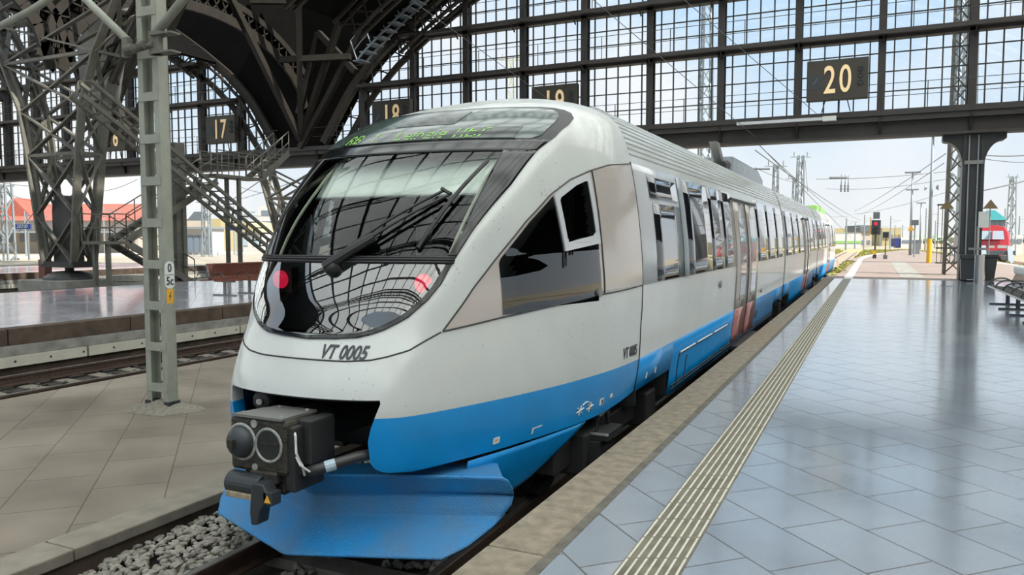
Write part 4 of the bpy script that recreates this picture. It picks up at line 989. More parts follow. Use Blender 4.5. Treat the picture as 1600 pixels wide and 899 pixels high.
# doors
def door(y0, y1):
    ym = (y0 + y1) / 2
    for s in (1, -1):
        for a, c in ((y0, ym - .02), (ym + .02, y1)):
            b = MB(); b.grid(scan(np.linspace(.5, 2.2, 10), lambda z: a, lambda z: c, lambda y, z: side(y, z, .014, s), 2)); d = b.build('door_leaf', M['taupe'], tr, smooth=True, solid=.02)
            b = MB(); b.grid(scan(np.linspace(-.03, .5, 5), lambda z: a, lambda z: c, lambda y, z: side(y, z, .014, s), 2)); b.build('door_kick_panel', M['doorred'], d, smooth=True, solid=.02)
            b = MB(); b.grid(scan(np.linspace(.62, 1.95, 8), lambda z: a + .28, lambda z: c - .28, lambda y, z: side(y, z, .027, s), 2)); b.build('door_pane', M['winside'], d, solid=.006)
        b = MB(); b.path([side(ym, z, .016, s) for z in np.linspace(-.02, 2.2, 12)], .02, 6)
        b.path([side(y, 2.235, .03, s) for y in (y0 - .2, y1 + .2)], .02, 6); b.build('door_seal', M['black'], tr)
        x = TX + s * 1.30
        b = MB(); b.box(min(x, x + s * .22), max(x, x + s * .22), y0 + .05, y1 - .05, -.16, -.09); b.build('door_step', M['underdark'], tr, bevel=.01)
door(12.45, 14.75); door(25.6, 27.4); door(38.4, 40.4)
# equipment flaps and grab marks on the skirt
b = MB()
for pts in ([(8.75, .30), (12.1, .30)], [(8.75, .30), (8.72, -.1)], [(9.2, .23), (9.12, -.08)], [(8.5, -.03), (17.8, -.03)], [(8.5, -.07), (17.8, -.07)], [(15.2, .02), (17.6, .02)]):
    b.path([side(pts[0][0] + (pts[1][0] - pts[0][0]) * t, pts[0][1] + (pts[1][1] - pts[0][1]) * t, .010) for t in np.linspace(0, 1, 8)], .008, 5)
b.build('flap_seam', M['underdark'], tr)
b = MB()
for a, c in ((8.8, 9.6), (9.75, 10.7), (10.85, 11.9)): b.path([side(y, .318, .012) for y in (a, c)], .010, 5)
for y in (7.35, 7.7): b.path([side(y, z, .008) for z in (.25, .31)], .008, 5)
b.build('flap_hinge', M['decal'], tr)
for y, z, r in ((15.45, .62, .045), (11.0, .98, .05), (6.02, 1.175, .03)): b = MB(); b.cyl(side(y, z, .01), side(y, z, .03), r, n=12); b.build('lock', M['steelmid'], tr)
decal('recess_shade_patch', M['black'], [(15.0, -.02), (15.35, -.02), (15.35, .26), (15.0, .26)])  # flat black patch standing for the shade of a recess
# bogies
def bogie(yc):
    for s in (1, -1):
        b = MB(); b.box(TX + s * 1.05 - .09, TX + s * 1.05 + .09, yc - 1.5, yc + 1.5, -.30, -.08)
        for dy in (-.95, .95): b.box(TX + s * 1.15 - .12, TX + s * 1.15 + .12, yc + dy - .2, yc + dy + .2, -.38, -.02); b.cyl((TX + s * 1.12, yc + dy * .45, -.1), (TX + s * 1.12, yc + dy * .45, .32), .13, n=12)
        bg_ = b.build('bogie', M['underdark'], tr, bevel=.02)
    for dy in (-.95, .95):
        b = MB()
        for s in (1, -1): b.lathe((TX + s * .69, yc + dy, RT + .40), (s, 0, 0), [(0, .40), (.03, .43), (.035, .385), (.13, .385), (.13, .33), (.09, .28), (.10, .12), (.16, .11)], 28)
        b.cyl((TX - .75, yc + dy, RT + .40), (TX + .75, yc + dy, RT + .40), .08, n=10); b.build('wheelset', M['underdark'], bg_, smooth=True, auto=40)
for yc in (7.15, 19.7, 31.5, 43.5): bogie(yc)
b = MB(); b.box(TX + 1.16, TX + 1.42, 6.15, 6.55, -.10, -.03); b.box(TX + 1.2, TX + 1.36, 6.1, 6.5, -.32, -.10); b.path([(TX + 1.3, 6.2, -.03), (TX + 1.32, 6.2, .1), (TX + 1.32, 6.4, .12), (TX + 1.3, 6.5, -.03)], .018, 8); b.build('track_brake_box', M['underdark'], tr, bevel=.015)
b = MB(); b.box(TX + 1.21, TX + 1.425, 6.145, 6.155, -.05, -.03); b.build('box_edge', M['greaserim'], tr)
# roof equipment
def roofbox(y0, y1, m, nm, z1, x0=.35, x1=1.02, zb=2.78):
    b = MB(); b.prism([(y0, zb), (y0 + .12, z1), (y1 - .8, z1), (y1, z1 - .16), (y1, zb)], TX + x0, TX + x1, 'x'); return b.build(nm, m, tr, bevel=.02)
rbx = roofbox(14.5, 18.8, mat('grey_roof_hood', (.13, .16, .18), .3, coat=.4), 'roof_unit', 3.13)
b = MB()
for y in (15.2, 15.9, 16.6): b.cyl((TX + 1.01, y, 3.0), (TX + 1.03, y, 3.0), .03, n=8)
b.build('hood_bolt', M['decal'], rbx)['kind'] = 'stuff'
b = MB(); b.prism([(13.85, 3.33), (14.15, 3.33), (14.5, 3.14), (14.65, 2.95), (14.5, 2.9), (14.3, 3.05)], TX + .72, TX + .86, 'x'); b.build('open_flap', M['steelmid'], rbx, bevel=.015)
b = MB(); b.cyl((TX + .93, 13.95, 2.90), (TX + .93, 14.4, 2.95), .09, n=12); b.build('fan_housing', M['underdark'], rbx)
roofbox(13.2, 15.0, mat('green_grey_hood', (.10, .17, .15), .4), 'roof_unit', 3.24, -.3, .3, 2.9)
b = MB(); b.prism([(8.5, 3.02), (8.5, 3.06), (13.8, 3.06), (13.8, 3.02)], TX - .7, TX + .1, 'x'); b.build('roof_ridge', M['white'], tr)
roofbox(38.5, 45.5, M['green'], 'roof_hood', 3.16, .1, .95)

# ================================================================ THINGS INSIDE THE HALL
# lattice mast on the low platform
mt = thing('catenary_mast', 'grey-green batten mast on the low platform, left of the train nose', 'mast', (-8.27, 6.95, LOW))
def mz(z): return (z - LOW) / 6.0
for s, nm in ((-1, 'a'), (1, 'b')):
    b = MB()
    P = [Vector((-8.27 + s * (.185 - .02 * mz(z)), 6.95, z)) for z in (LOW, 6.5)]
    for dy in (-.07, .07): b.bars([p + Vector((-s * .035, dy, 0)) for p in P], .09, .012, (0, 1, 0))
    b.bars(P, .014, .15, (0, 1, 0)); b.build('channel_leg', M['olive'], mt)
b = MB()
for k in range(13):
    z = -.28 + .525 * k; hw = .185 - .02 * mz(z)
    for dy in (-.08, .08): b.box(-8.27 - hw, -8.27 + hw, 6.95 + dy - .006, 6.95 + dy + .006, z - .055, z + .055)
b.build('batten_plate', M['olive'], mt)['kind'] = 'stuff'
b = MB()
for s in (-1, 1): b.box(-8.27 + s * .17 - .045, -8.27 + s * .17 + .045, 6.86, 7.04, LOW, LOW + .12)
b.build('mast_foot', M['binblack'], mt)
b = MB(); n = 14
for k in range(n): q0, q1 = 2 * PI * k / n, 2 * PI * (k + 1) / n; b.add([(-8.27, 6.95, LOW + .14), (-8.27 + (.52 + .1 * math.sin(3 * q0)) * math.cos(q0), 6.95 + (.42 + .08 * math.cos(2 * q0)) * math.sin(q0), LOW + .003), (-8.27 + (.52 + .1 * math.sin(3 * q1)) * math.cos(q1), 6.95 + (.42 + .08 * math.cos(2 * q1)) * math.sin(q1), LOW + .003)], [(0, 1, 2)])
b.build('mortar_mound', M['rubble'], mt)
b = MB()
b.path([(-8.5, 6.8, 4.08), (-9.3, 6.9, 4.65), (-9.75, 6.95, 5.0)], .05, 10); b.path([(-8.05, 6.8, 4.1), (-7.2, 6.9, 4.85), (-6.6, 6.95, 5.45), (-4.6, 7.0, 7.4)], .055, 10)
b.path([(-9.75, 6.95, 5.0), (-10.6, 6.95, 4.76), (-12.0, 6.95, 4.5), (-13.6, 6.95, 4.3)], .05, 10)
b.build('strut_tube', M['olive'], mt, smooth=True)
b = MB(); b.box(-8.56, -8.46, 6.74, 6.80, 3.88, 4.12); b.box(-8.08, -7.9, 6.74, 6.80, 3.86, 4.14); b.cyl((-8.5, 6.74, 3.92), (-8.0, 6.74, 3.98), .035, n=10); b.cyl((-8.44, 6.70, 3.95), (-8.30, 6.70, 3.96), .055, n=10); b.cyl((-8.2, 6.7, 3.97), (-8.1, 6.7, 3.98), .055, n=10)
b.box(-8.02, -7.66, 6.7, 6.85, 3.86, 3.88); b.box(-8.02, -7.66, 6.7, 6.85, 4.08, 4.10)
b.build('strut_bracket', M['oliveworn'], mt)
xs = -8.27 + .175
b = MB(); oval = [(6.95 + .075 * math.cos(t), 1.16 + (.10 if math.sin(t) > 0 else -.10) + .075 * math.sin(t)) for t in np.linspace(0, 2 * PI, 25)[:-1]]
b.prism(oval, xs + .012, xs + .018, 'x'); op = b.build('kilometre_plate', M['decal'], mt)
for s_, zc in (('0', 1.245), ('5c', 1.08)): text_obj('plate_figure', s_, M['text'], .15, lambda x, y, zc=zc: (xs + .019, 6.95 + x, zc + y), op, sx=.8, bold=.003)
b = MB(); b.box(xs + .017, xs + .019, 6.885, 7.015, 1.157, 1.165); b.build('plate_rule', M['text'], op)
b = MB(); b.box(xs + .012, xs + .016, 6.90, 7.0, .80, .98); yp = b.build('voltage_plate', M['yellowpale'], mt)
b = MB(); b.prism([(6.965, .95), (6.93, .885), (6.95, .885), (6.935, .83), (6.97, .90), (6.95, .90), (6.975, .95)], xs + .016, xs + .018, 'x'); b.build('lightning_bolt', M['text'], yp)
b = MB(); b.lathe((xs + .01, 6.94, .30), (1, 0, 0), [(0, .045), (.003, .045)], 14); b.build('green_dab', M['green'], mt)

# track number signs hanging in front of the gable
def number_sign(num, x, label, lamps=True):
    t = thing('track_sign', label, 'sign', (x, YG - .55, 7.08)); W = 1.12
    b = MB(); b.box(x - W, x + W, YG - .75, YG - .42, 7.08, 8.66); b.build('case', M['signbox'], t, bevel=.02)
    b = MB(); b.box(x - W + .02, x - .55, YG - .762, YG - .75, 7.55, 8.1); b.build('side_panel', M['binblack'], t)
    b = MB(); b.bar((x - .88, YG - .766, 7.72), (x - .72, YG - .766, 7.95), .03, .01); b.build('pointer', M['galv'], t)
    for i, ch in enumerate(num):
        vs, fs = text_verts(ch, 1.62, .62, 0, bold=.012); cx_ = x - .30 + .58 * i
        if len(num) == 2: cx_ = x - .27 + .57 * i
        ys_ = [v[1] for v in vs]; xs_ = [v[0] for v in vs]; mx0 = (max(xs_) + min(xs_)) / 2; my0 = (max(ys_) + min(ys_)) / 2; k = 1.08 / (max(ys_) - min(ys_))
        b = MB(); b.add([(cx_ + (v[0] - mx0) * k, YG - .775, 7.88 + (v[1] - my0) * k) for v in vs], fs); b.build('numeral', M['numeral'], t, solid=.04)
    for k in range(3):
        b = MB(); z = 8.22 - k * .26; b.lathe((x + .84, YG - .75, z), (0, -1, 0), [(0, .10), (.06, .10), (.06, .07), (.02, .06)], 14); b.build('signal_lamp', M['binblack'], t)
    b = MB()
    for dx in (-.55, .5): b.bar((x + dx, YG - .55, 6.62), (x + dx + .12 * (1 if dx < 0 else -1), YG - .55, 7.1), .04, .04)
    b.build('prop', M['darksteel'], t)
    return t
number_sign('20', -1.52, 'dark sign box with cream number 20, rightmost on the gable')
number_sign('19', -13.55, 'dark sign box with cream number 19, partly hidden by the train roof')
number_sign('18', -22.5, 'dark sign box with cream number 18 by the foot of the big arch')
number_sign('17', -34.25, 'dark sign box with cream number 17 under the left arch')
number_sign('16', -43.3, 'dark sign box with cream number 16 seen past the lattice pier')
number_sign('15', -56.2, 'dark sign box cut by the left edge of the picture')
# strip light under the gable
sl = thing('strip_light', 'long pale strip light hung under the gable beside number 20', 'light', (-2.4, YG - .9, 6.3))
b = MB(); b.box(-5.3, -1.5, YG - 1.0, YG - .8, 6.28, 6.40); b.build('housing', M['silver'], sl)
b = MB(); b.box(-2.0, -1.5, YG - 1.02, YG - .78, 6.24, 6.42); b.build('end_box', M['decal'], sl)
b = MB()
for x in (-4.9, -3.3, -2.0): b.bar((x, YG - .9, 6.4), (x, YG - .45, 6.52), .05, .04)
b.build('hanger', M['darksteel'], sl)
b = MB(); b.lathe((-12.28, YG - .8, 6.95), (0, 0, 1), [(0, .12), (.1, .3), (.35, .34), (.5, .2), (.6, .05)], 14); b.box(-12.33, -12.23, YG - .85, YG - .3, 7.5, 7.6)
tag(b.build('loudspeaker', M['steelmid']), 'round grey loudspeaker hanging at the gable right of number 19', 'loudspeaker')

# slatted bench on the middle platform
def slat_bench(x, y0, y1, label):
    t = thing('slatted_bench', label, 'bench', (x, (y0 + y1) / 2, 0))
    prof = [(x + .40, .43), (x + .30, .46), (x + .12, .45), (x + .03, .50), (x - .02, .62), (x - .05, .76), (x - .10, .87), (x - .16, .91)]
    n = int((y1 - y0) / .055)
    for s in (1, -1):
        P = [(x + s * (a - x) + (.0), z) for a, z in prof]
        b = MB()
        for k in range(n):
            y = y0 + (y1 - y0) * k / n
            b.bars([Vector((a, y, z)) for a, z in P], .036, .022)
        b.build('slats', M['brownseat'], t)
    y = y0 + .5
    while y < y1:
        b = MB(); b.cyl((x, y, 0), (x, y, .42), .045, n=12); b.box(x - .42, x + .42, y - .04, y + .04, .0, .03); b.box(x - .38, x + .38, y - .03, y + .03, .38, .42); b.build('pedestal', M['steelmid'], t); y += .95
    for y in (y0 - .02, y0 + .9, y0 + 1.8, y0 + 2.7):
        for s in (1, -1):
            b = MB(); b.path([(x + s * (.05 + .40 * (1 - math.cos(q)) * .6), y, .46 + .22 * math.sin(q)) for q in np.linspace(0.15, PI, 12)], .014, 6); b.build('armrest', M['darksteel'], t)
    return t
slat_bench(-16.6, 15.65, 19.6, 'red-brown slatted double bench on the pale platform, behind the train nose')

# wire bench on the right platform
wb = thing('wire_bench', 'dark wire bench with hooped armrests cut by the right edge', 'bench', (3.1, 19.3, 0))
x0, x1, y0, y1 = 2.62, 3.12, 16.6, 22.6
b = MB()
for y in np.linspace(y0, y1, 60): b.path([(x0, y, .42), (x0 + .12, y, .44), (x0 + .36, y, .40), (x0 + .46, y, .44), (x0 + .52, y, .60), (x0 + .60, y, .82)], .006, 5)
b.build('seat_wires', M['darksteel'], wb)['kind'] = 'stuff'
b = MB(); b.path([(x0, y0, .42), (x0, y1, .42)], .024, 8); b.path([(x0 + .46, y0, .43), (x0 + .46, y1, .43)], .02, 8); b.build('front_rail', M['stainless'], wb)
b = MB(); b.box(x0 + .52, x0 + .72, y0, y1, .74, .95); b.build('back_shell', M['decal'], wb, bevel=.05)
for k in range(6):
    y = y0 + .05 + k * 1.18
    b = MB(); b.path([(x0 + .0 + .27 * (1 - math.cos(q)), y, .43 + .20 * math.sin(q)) for q in np.linspace(0, PI, 14)], .018, 8); b.build('armrest', M['binblack'], wb)
for y in (y0 + .8, y0 + 2.4, y0 + 4.0, y0 + 5.5):
    b = MB(); b.box(x0 - .02, x0 + .75, y - .03, y + .03, 0, .035); b.cyl((x0 + .36, y, 0), (x0 + .36, y, .41), .045, n=10); b.prism([(x0 + .02, .40), (x0 + .6, .40), (x0 + .42, .28), (x0 + .28, .28)], y - .03, y + .03, 'y'); b.build('foot', M['binblack'], wb)

# bins and post at the column
bn = thing('litter_bin', 'square black litter bin in front of the iron column', 'bin', (3.27, 33.55, 0))
b = MB(); b.prism([(2.98, .04), (3.56, .04), (3.60, .86), (2.94, .86)], 33.3, 33.82, 'y'); b.build('body', M['binblack'], bn, bevel=.02)
b = MB(); b.box(2.90, 3.64, 33.26, 33.86, .84, 1.0); b.build('rim', M['binblack'], bn, bevel=.02)
b = MB(); b.box(3.15, 3.38, 33.285, 33.3, .05, .09); b.build('foot_plate', M['galv'], bn)
bn2 = thing('litter_bin', 'slim black bin right of the steel post, behind it', 'bin', (4.0, 34.4, 0))
b = MB(); b.prism([(3.88, 0), (4.14, 0), (4.24, .9), (3.82, .9)], 34.2, 34.6, 'y'); b.build('body', M['binblack'], bn2, bevel=.02)
b = MB(); b.box(3.78, 4.28, 34.16, 34.64, .88, 1.0); b.build('rim', M['binblack'], bn2, bevel=.02)
ps = thing('steel_post', 'brushed steel post standing beside the square black bin', 'post', (3.4, 31.9, 0))
b = MB(); b.cyl((3.4, 31.9, 0), (3.4, 31.9, 1.02), .155, n=24); b.build('body', M['stainless'], ps, smooth=True, auto=40)
b = MB(); b.cyl((3.32, 31.9, 1.0), (3.32, 31.9, 2.05), .04, n=10); b.build('pole', M['stainless'], ps)
b = MB(); b.box(3.05, 3.6, 31.86, 31.94, 1.20, 1.28); b.build('crossbar', M['steelmid'], ps)

# stairs by the lattice pier
stt = thing('steel_stair', 'zigzag steel stair with railings, behind the batten mast', 'stair', (-25.3, 21.5, -.6))
SX = -25.4
def flight(y0, z0, y1, z1, w=.9, rail=True, n=12, nm='flight'):
    b = MB()
    for dx in (-w / 2, w / 2): b.bar((SX + dx, y0, z0), (SX + dx, y1, z1), .06, .26)
    for i in range(n):
        t = (i + .5) / n; b.box(SX - w / 2, SX + w / 2, y0 + (y1 - y0) * t - .13, y0 + (y1 - y0) * t + .13, z0 + (z1 - z0) * t + .02, z0 + (z1 - z0) * t + .05)
    f = b.build(nm, M['oliveworn'], stt)
    r = MB()
    for dx in (-w / 2, w / 2):
        for h in (.5, 1.0): r.cyl((SX + dx, y0, z0 + h), (SX + dx, y1, z1 + h), .022, n=6)
        for i in range(5): t = i / 4; y, z = y0 + (y1 - y0) * t, z0 + (z1 - z0) * t; r.cyl((SX + dx, y, z), (SX + dx, y, z + 1.0), .022, n=6)
    r.build('railing', M['oliveworn'], f)
flight(22.7, -.25, 19.6, 1.45); flight(19.6, 1.5, 24.0, 4.0); flight(26.6, 4.3, 28.4, 5.6, n=7)
for y0_, y1_, z_ in ((18.5, 19.7, 1.4), (23.9, 26.7, 4.2)): b = MB(); b.box(SX - .5, SX + .5, y0_, y1_, z_, z_ + .11); b.build('landing', M['oliveworn'], stt)
b = MB()
for dx in (-.5, .5):
    for h in (.5, 1.0): b.cyl((SX + dx, 18.5, 1.5 + h), (SX + dx, 19.7, 1.5 + h), .022, n=6); b.cyl((SX + dx, 23.9, 4.3 + h), (SX + dx, 26.7, 4.3 + h), .022, n=6)
    for y, z in ((18.5, 1.5), (19.1, 1.5), (24, 4.3), (24.6, 4.3), (25.2, 4.3), (25.9, 4.3), (26.6, 4.3)): b.cyl((SX + dx, y, z), (SX + dx, y, z + 1.0), .022, n=6)
b.build('landing_rail', M['oliveworn'], stt)
b = MB()
for y, z in ((18.9, 1.4), (22.3, 3.0), (25.3, 4.2)):
    for dx in (-.35, .35): b.box(SX + dx - .07, SX + dx + .07, y - .07, y + .07, -.85, z)
b.box(SX - .3, SX + .3, 22.0, 22.5, -.85, 5.4)
b.build('support_post', M['oliveworn'], stt)
# sloping lattice conveyor ladder
sb = thing('sloping_ladder', 'long sloping lattice ladder descending right towards the train nose', 'ladder', (-24.2, 27.6, -.85))
p0, p1 = Vector((-24.2, 17.6, 6.9)), Vector((-24.2, 27.2, 1.1))
b = MB(); up = Vector((0, .5, .86))
for dx in (-.3, .3):
    d = Vector((dx, 0, 0)); b.bar(p0 + d, p1 + d, .09, .12); b.bar(p0 + d - up * .62, p1 + d - up * .62, .09, .14)
b.build('stringer', M['oliveworn'], sb)
b = MB()
for i in range(24):
    t = i / 24; c = p0 + (p1 - p0) * t; c2 = p0 + (p1 - p0) * (t + .02)
    b.bar(c + Vector((-.3, 0, 0)), c + Vector((.3, 0, 0)), .05); b.bar(c + Vector((-.3, 0, 0)), c2 + Vector((-.3, 0, 0)) - up * .62, .06)
    b.bar(c + Vector((-.3, 0, 0)) - up * .62, c + Vector((.3, 0, 0)) - up * .62, .05)
b.build('rung', M['oliveworn'], sb)['kind'] = 'stuff'
b = MB(); b.box(-24.45, -23.95, 26.9, 27.3, -.85, 1.1); b.build('footing', M['oliveworn'], sb)
# ladder catwalk on the big arch
cw = thing('arch_catwalk', 'light stepped catwalk climbing the right-hand arch', 'catwalk', (-23, YG - 1.2, 11))
b = MB(); P = [Vector((x, YG - 1.3, arch(x) + .15)) for x in np.linspace(-23.9, -17.5, 16)]
for dy in (-.35, .35): b.bars([p + Vector((0, dy, 0)) for p in P], .05, .10)
for i, p in enumerate(P): b.box(p.x - .28, p.x + .28, p.y - .35, p.y + .35, p.z - .02, p.z + .03)
b.build('steps', M['galv'], cw)
b = MB()
for h in (.5, 1.0): b.path([p + Vector((-.4 * h, -.35, h)) for p in P], .025, 6)
for p in P[::2]: b.cyl(p + Vector((0, -.35, 0)), p + Vector((-.4, -.35, 1.0)), .03, n=6)
b.build('handrail', M['galv'], cw)

# ================================================================ THE YARD
def lat_mast(name, label, c, h, w0, w1, m, cat='mast', rz=0.0, arms=True, nlev=None, group=None):
    t = thing(name, label, cat, c, group); c = Vector(c); n = nlev or max(4, int(h / 1.1))
    R = Matrix.Rotation(rz, 3, 'Z')
    def L(sx, sy, z): k = w0 + (w1 - w0) * z / h; return c + R @ Vector((sx * k / 2, sy * k / 2, z))
    lw = max(.05, w0 * .14)
    b = MB()
    for sx, sy in ((-1, -1), (1, -1), (1, 1), (-1, 1)): b.bar(L(sx, sy, 0), L(sx, sy, h), lw)
    b.build('chord', m, t)
    b = MB(); o = [(-1, -1), (1, -1), (1, 1), (-1, 1)]
    for k in range(n):
        za, zb = h * k / n, h * (k + 1) / n
        for i in range(4):
            A, B = o[i], o[(i + 1) % 4]; b.bar(L(*A, za), L(*B, zb), lw * .55) if (k + i) % 2 else b.bar(L(*B, za), L(*A, zb), lw * .55)
    b.build('lacing', m, t)
    if arms:
        b = MB(); q = c + Vector((0, 0, h)); b.bar(q + R @ Vector((-.9, 0, -.15)), q + R @ Vector((.9, 0, -.15)), .08)
        for s in (-.6, .6): b.cyl(q + R @ Vector((s, 0, -.1)), q + R @ Vector((s, 0, .3)), .05, n=6)
        b.build('crosshead', m, t)
    return t
GZ = -.78
def G(px, depth): q = deep(px, 372, depth); return (q[0], q[1], GZ)
# mast close behind the column
q = (3.2, 39.5, 0.0)
rm = lat_mast('lattice_mast', 'tall brown-green lattice mast just left of the iron column', q, 13.5, .72, .5, M['oliveworn'], arms=True, nlev=18)
b = MB()
for k in range(9): b.box(q[0] - .72 + k * .17, q[0] - .69 + k * .17, q[1] - .72, q[1] - .68, .55, 3.1 if k < 3 else 1.2)
b.box(q[0] - .75, q[0] + .7, q[1] - .72, q[1] - .66, 1.15, 1.22); b.box(q[0] - .75, q[0] + .7, q[1] - .72, q[1] - .66, .5, .56); b.box(q[0] - .75, q[0] - .3, q[1] - .72, q[1] - .66, 3.05, 3.12)
b.build('climb_guard', M['oliveworn'], rm)
b = MB(); b.box(q[0] + .12, q[0] + .62, q[1] - .8, q[1] - .5, 1.0, 3.0); b.build('equipment_box', M['oliveworn'], rm)
def tri_sign(c, r, parent, m, nm='triangle_sign'):
    b = MB(); b.prism([(c[0] - r, c[2]), (c[0] + r, c[2]), (c[0], c[2] + 1.4 * r)], c[1] - .02, c[1] + .02, 'y'); return b.build(nm, m, parent)
M['brownsign'] = mat('weathered_brown_plate', (.20, .15, .08), .6)
tri_sign((q[0] - .38, q[1] - .8, 2.9), .28, rm, M['brownsign'])
# sign post right of the column
sp = thing('warning_sign', 'dark triangular sign on a thin post right of the iron column', 'sign', (4.37, 38, 0))
b = MB(); b.cyl((4.37, 38.05, 0), (4.37, 38.05, 3.2), .022, n=8); b.build('post', M['galv'], sp); tri_sign((4.37, 38, 2.86), .28, sp, M['brownsign'])
# platform lamps
def lamp(c, h, label, yellow=False, w=1.6, speaker=False, second=None):
    t = thing('platform_lamp', label, 'lamp', c); c = Vector(c)
    b = MB(); b.cyl(c, c + Vector((0, 0, h)), .13, .075, n=12); b.build('pole', M['galv'], t, smooth=True)
    b = MB(); b.box(c.x - w / 2, c.x + w / 2, c.y - .15, c.y + .15, c.z + h, c.z + h + .16); b.build('lamp_head', M['galv'], t, bevel=.03)
    b = MB(); b.box(c.x - w / 2 + .05, c.x + w / 2 - .05, c.y - .12, c.y + .12, c.z + h - .015, c.z + h); b.build('diffuser', M['decal'], t)
    if second: b = MB(); b.box(c.x - w * .4, c.x + w * .4, c.y - .13, c.y + .13, c.z + second, c.z + second + .12); b.build('lamp_head', M['galv'], t)
    if yellow: b = MB(); b.cyl(c, c + Vector((0, 0, 1.56)), .155, n=14); b.build('yellow_sleeve', M['yellow'], t, smooth=True, auto=40)
    if speaker: b = MB(); b.lathe(c + Vector((-.25, -.1, 4.9)), (-1, 0, 0), [(0, .08), (.15, .2)], 10); b.lathe(c + Vector((.25, -.1, 4.9)), (1, 0, 0), [(0, .08), (.15, .2)], 10); b.build('loudspeaker', M['galv'], t)
    return t
lamp((3.23, 57.1, 0), 8.2, 'tall lamp on a grey pole with a yellow sleeve at its foot', True, 1.5, True)
tl = lamp((3.05, 81.75, 0), 7.7, 'grey double-headed lamp, second from the yellow sleeve pole', False, 1.35, False, 6.1)
b = MB(); b.prism([(2.75, 2.3), (3.35, 2.3), (3.05, 2.85)], 81.5, 81.55, 'y'); b.build('warning_sign', M['yellowpale'], tl)
lamp((5.79, 123.3, 0), 6.5, 'small distant grey lamp between the two tall lamps', False, 1.2)
gp = thing('track_signal', 'slim pole with a small dark box between the two tall lamps', 'signal', (3.05, 73.7, 0))
b = MB(); b.cyl((3.05, 73.7, 0), (3.05, 73.7, 3.0), .06, n=8); b.build('pole', M['galv'], gp)
b = MB(); b.box(2.78, 3.32, 73.55, 73.85, 2.7, 3.15); b.build('box', M['siggrey'], gp)
sh = thing('grey_cabinet', 'small grey cabinet at the far foot of the lamps', 'cabinet', (3.83, 88.5, -.4))
b = MB(); b.box(3.5, 4.15, 88.2, 88.8, -.4, 1.35); b.build('body', M['galv'], sh, bevel=.02)
b = MB(); b.box(3.45, 4.2, 88.15, 88.85, 1.35, 1.42); b.build('lid', M['galv'], sh)
# signals
sg = thing('main_signal', 'tall black signal showing a red light at the platform end', 'signal', (.04, 67.8, 0))
b = MB(); b.cyl((.04, 67.8, 0), (.04, 67.8, 2.0), .07, n=10); b.build('pole', M['signalblack'], sg)
b = MB(); b.box(-.28, .40, 67.7, 67.95, 1.88, 3.05); b.build('signal_head', M['signalblack'], sg, bevel=.03)
b = MB(); b.box(-.17, .31, 67.7, 67.9, 3.15, 3.68); b.build('top_panel', M['siggrey'], sg)
b = MB(); b.lathe((0.03, 67.72, 2.75), (0, -1, 0), [(0, .13), (.03, .13), (.04, .07)], 16); b.build('red_lamp', M['red'], sg)
b = MB()
for z in (2.1, 2.4): b.box(-.12, .22, 67.55, 67.7, z, z + .06)
b.build('lamp_hood', M['binblack'], sg)
b = MB(); b.box(-.38, -.31, 67.8, 67.9, 1.9, 3.3); b.build('rear_frame', M['yellow'], sg)
b = MB(); b.box(-.14, .14, 67.55, 67.7, .35, .62); b.build('yellow_box', M['yellow'], sg)
b = MB(); b.box(-.13, .15, 67.6, 68.0, 0, .3); b.build('foot', M['signalblack'], sg)
s2 = thing('shunting_signal', 'small square black signal on a thin pole right of the red signal', 'signal', (.76, 66, 0))
b = MB(); b.cyl((.76, 66, 0), (.76, 66, 1.7), .04, n=8); b.build('pole', M['signalblack'], s2)
b = MB(); b.box(.53, .99, 65.9, 66.1, 1.63, 2.12); b.build('head', M['siggrey'], s2, bevel=.03)
b = MB(); b.box(.58, .94, 65.85, 65.9, 1.7, 2.05); b.build('face', M['binblack'], s2)
b = MB(); b.box(.62, .9, 65.85, 66.15, 0, .3); b.build('foot', M['siggrey'], s2)
# red locomotive
lc = thing('locomotive', 'red electric locomotive facing the hall at far right', 'locomotive', (9.4, 80, RT)); Lx = 9.4; Ly = 80.0
sec = [(-1.48, .35), (-1.48, 1.9), (-1.38, 2.6), (-1.12, 3.05), (-.5, 3.22), (.5, 3.22), (1.12, 3.05), (1.38, 2.6), (1.48, 1.9), (1.48, .35)]
def lrow(k, y, sh=0): return [(Lx + x * k, y + sh * max(0, z - 1.6), z - .45) for x, z in sec]
b = MB(); b.grid([lrow(.86, Ly, .42), lrow(.97, Ly + .25, .4), lrow(1, Ly + .8, .2), lrow(1, Ly + 2, 0), lrow(1, Ly + 18.5, 0)]); b.f.append(tuple(range(9, -1, -1))); b.build('body', M['locored'], lc, smooth=True, auto=35)
b = MB(); b.add([(Lx - .95, Ly + .05, 1.5), (Lx + .95, Ly + .05, 1.5), (Lx + .88, Ly + .36, 2.25), (Lx - .88, Ly + .36, 2.25)], [(0, 1, 2, 3)]); b.build('windscreen', M['glassblue'], lc, solid=.03)
b = MB(); b.box(Lx - .03, Lx + .03, Ly - .05, Ly + .3, 1.5, 2.25); b.build('screen_post', M['locored'], lc)
for s in (-1, 1): b = MB(); b.box(Lx + s * .8 - .35, Lx + s * .8 + .35, Ly - .06, Ly, .72, .98); b.build('light_panel', M['decal'], lc)
b = MB(); b.box(Lx - .22, Lx + .22, Ly - .03, Ly, .75, .95); b.build('emblem', M['decal'], lc)
b = MB(); b.box(Lx - 1.4, Lx + 1.4, Ly - .05, Ly + 18.4, -.55, .0); b.build('underframe', M['underdark'], lc)
for s in (-1, 1):
    b = MB(); b.lathe((Lx + s * .88, Ly, -.1), (0, -1, 0), [(0, .14), (.4, .14), (.42, .25), (.5, .22)], 14); b.build('buffer', M['siggrey'], lc)
b = MB()
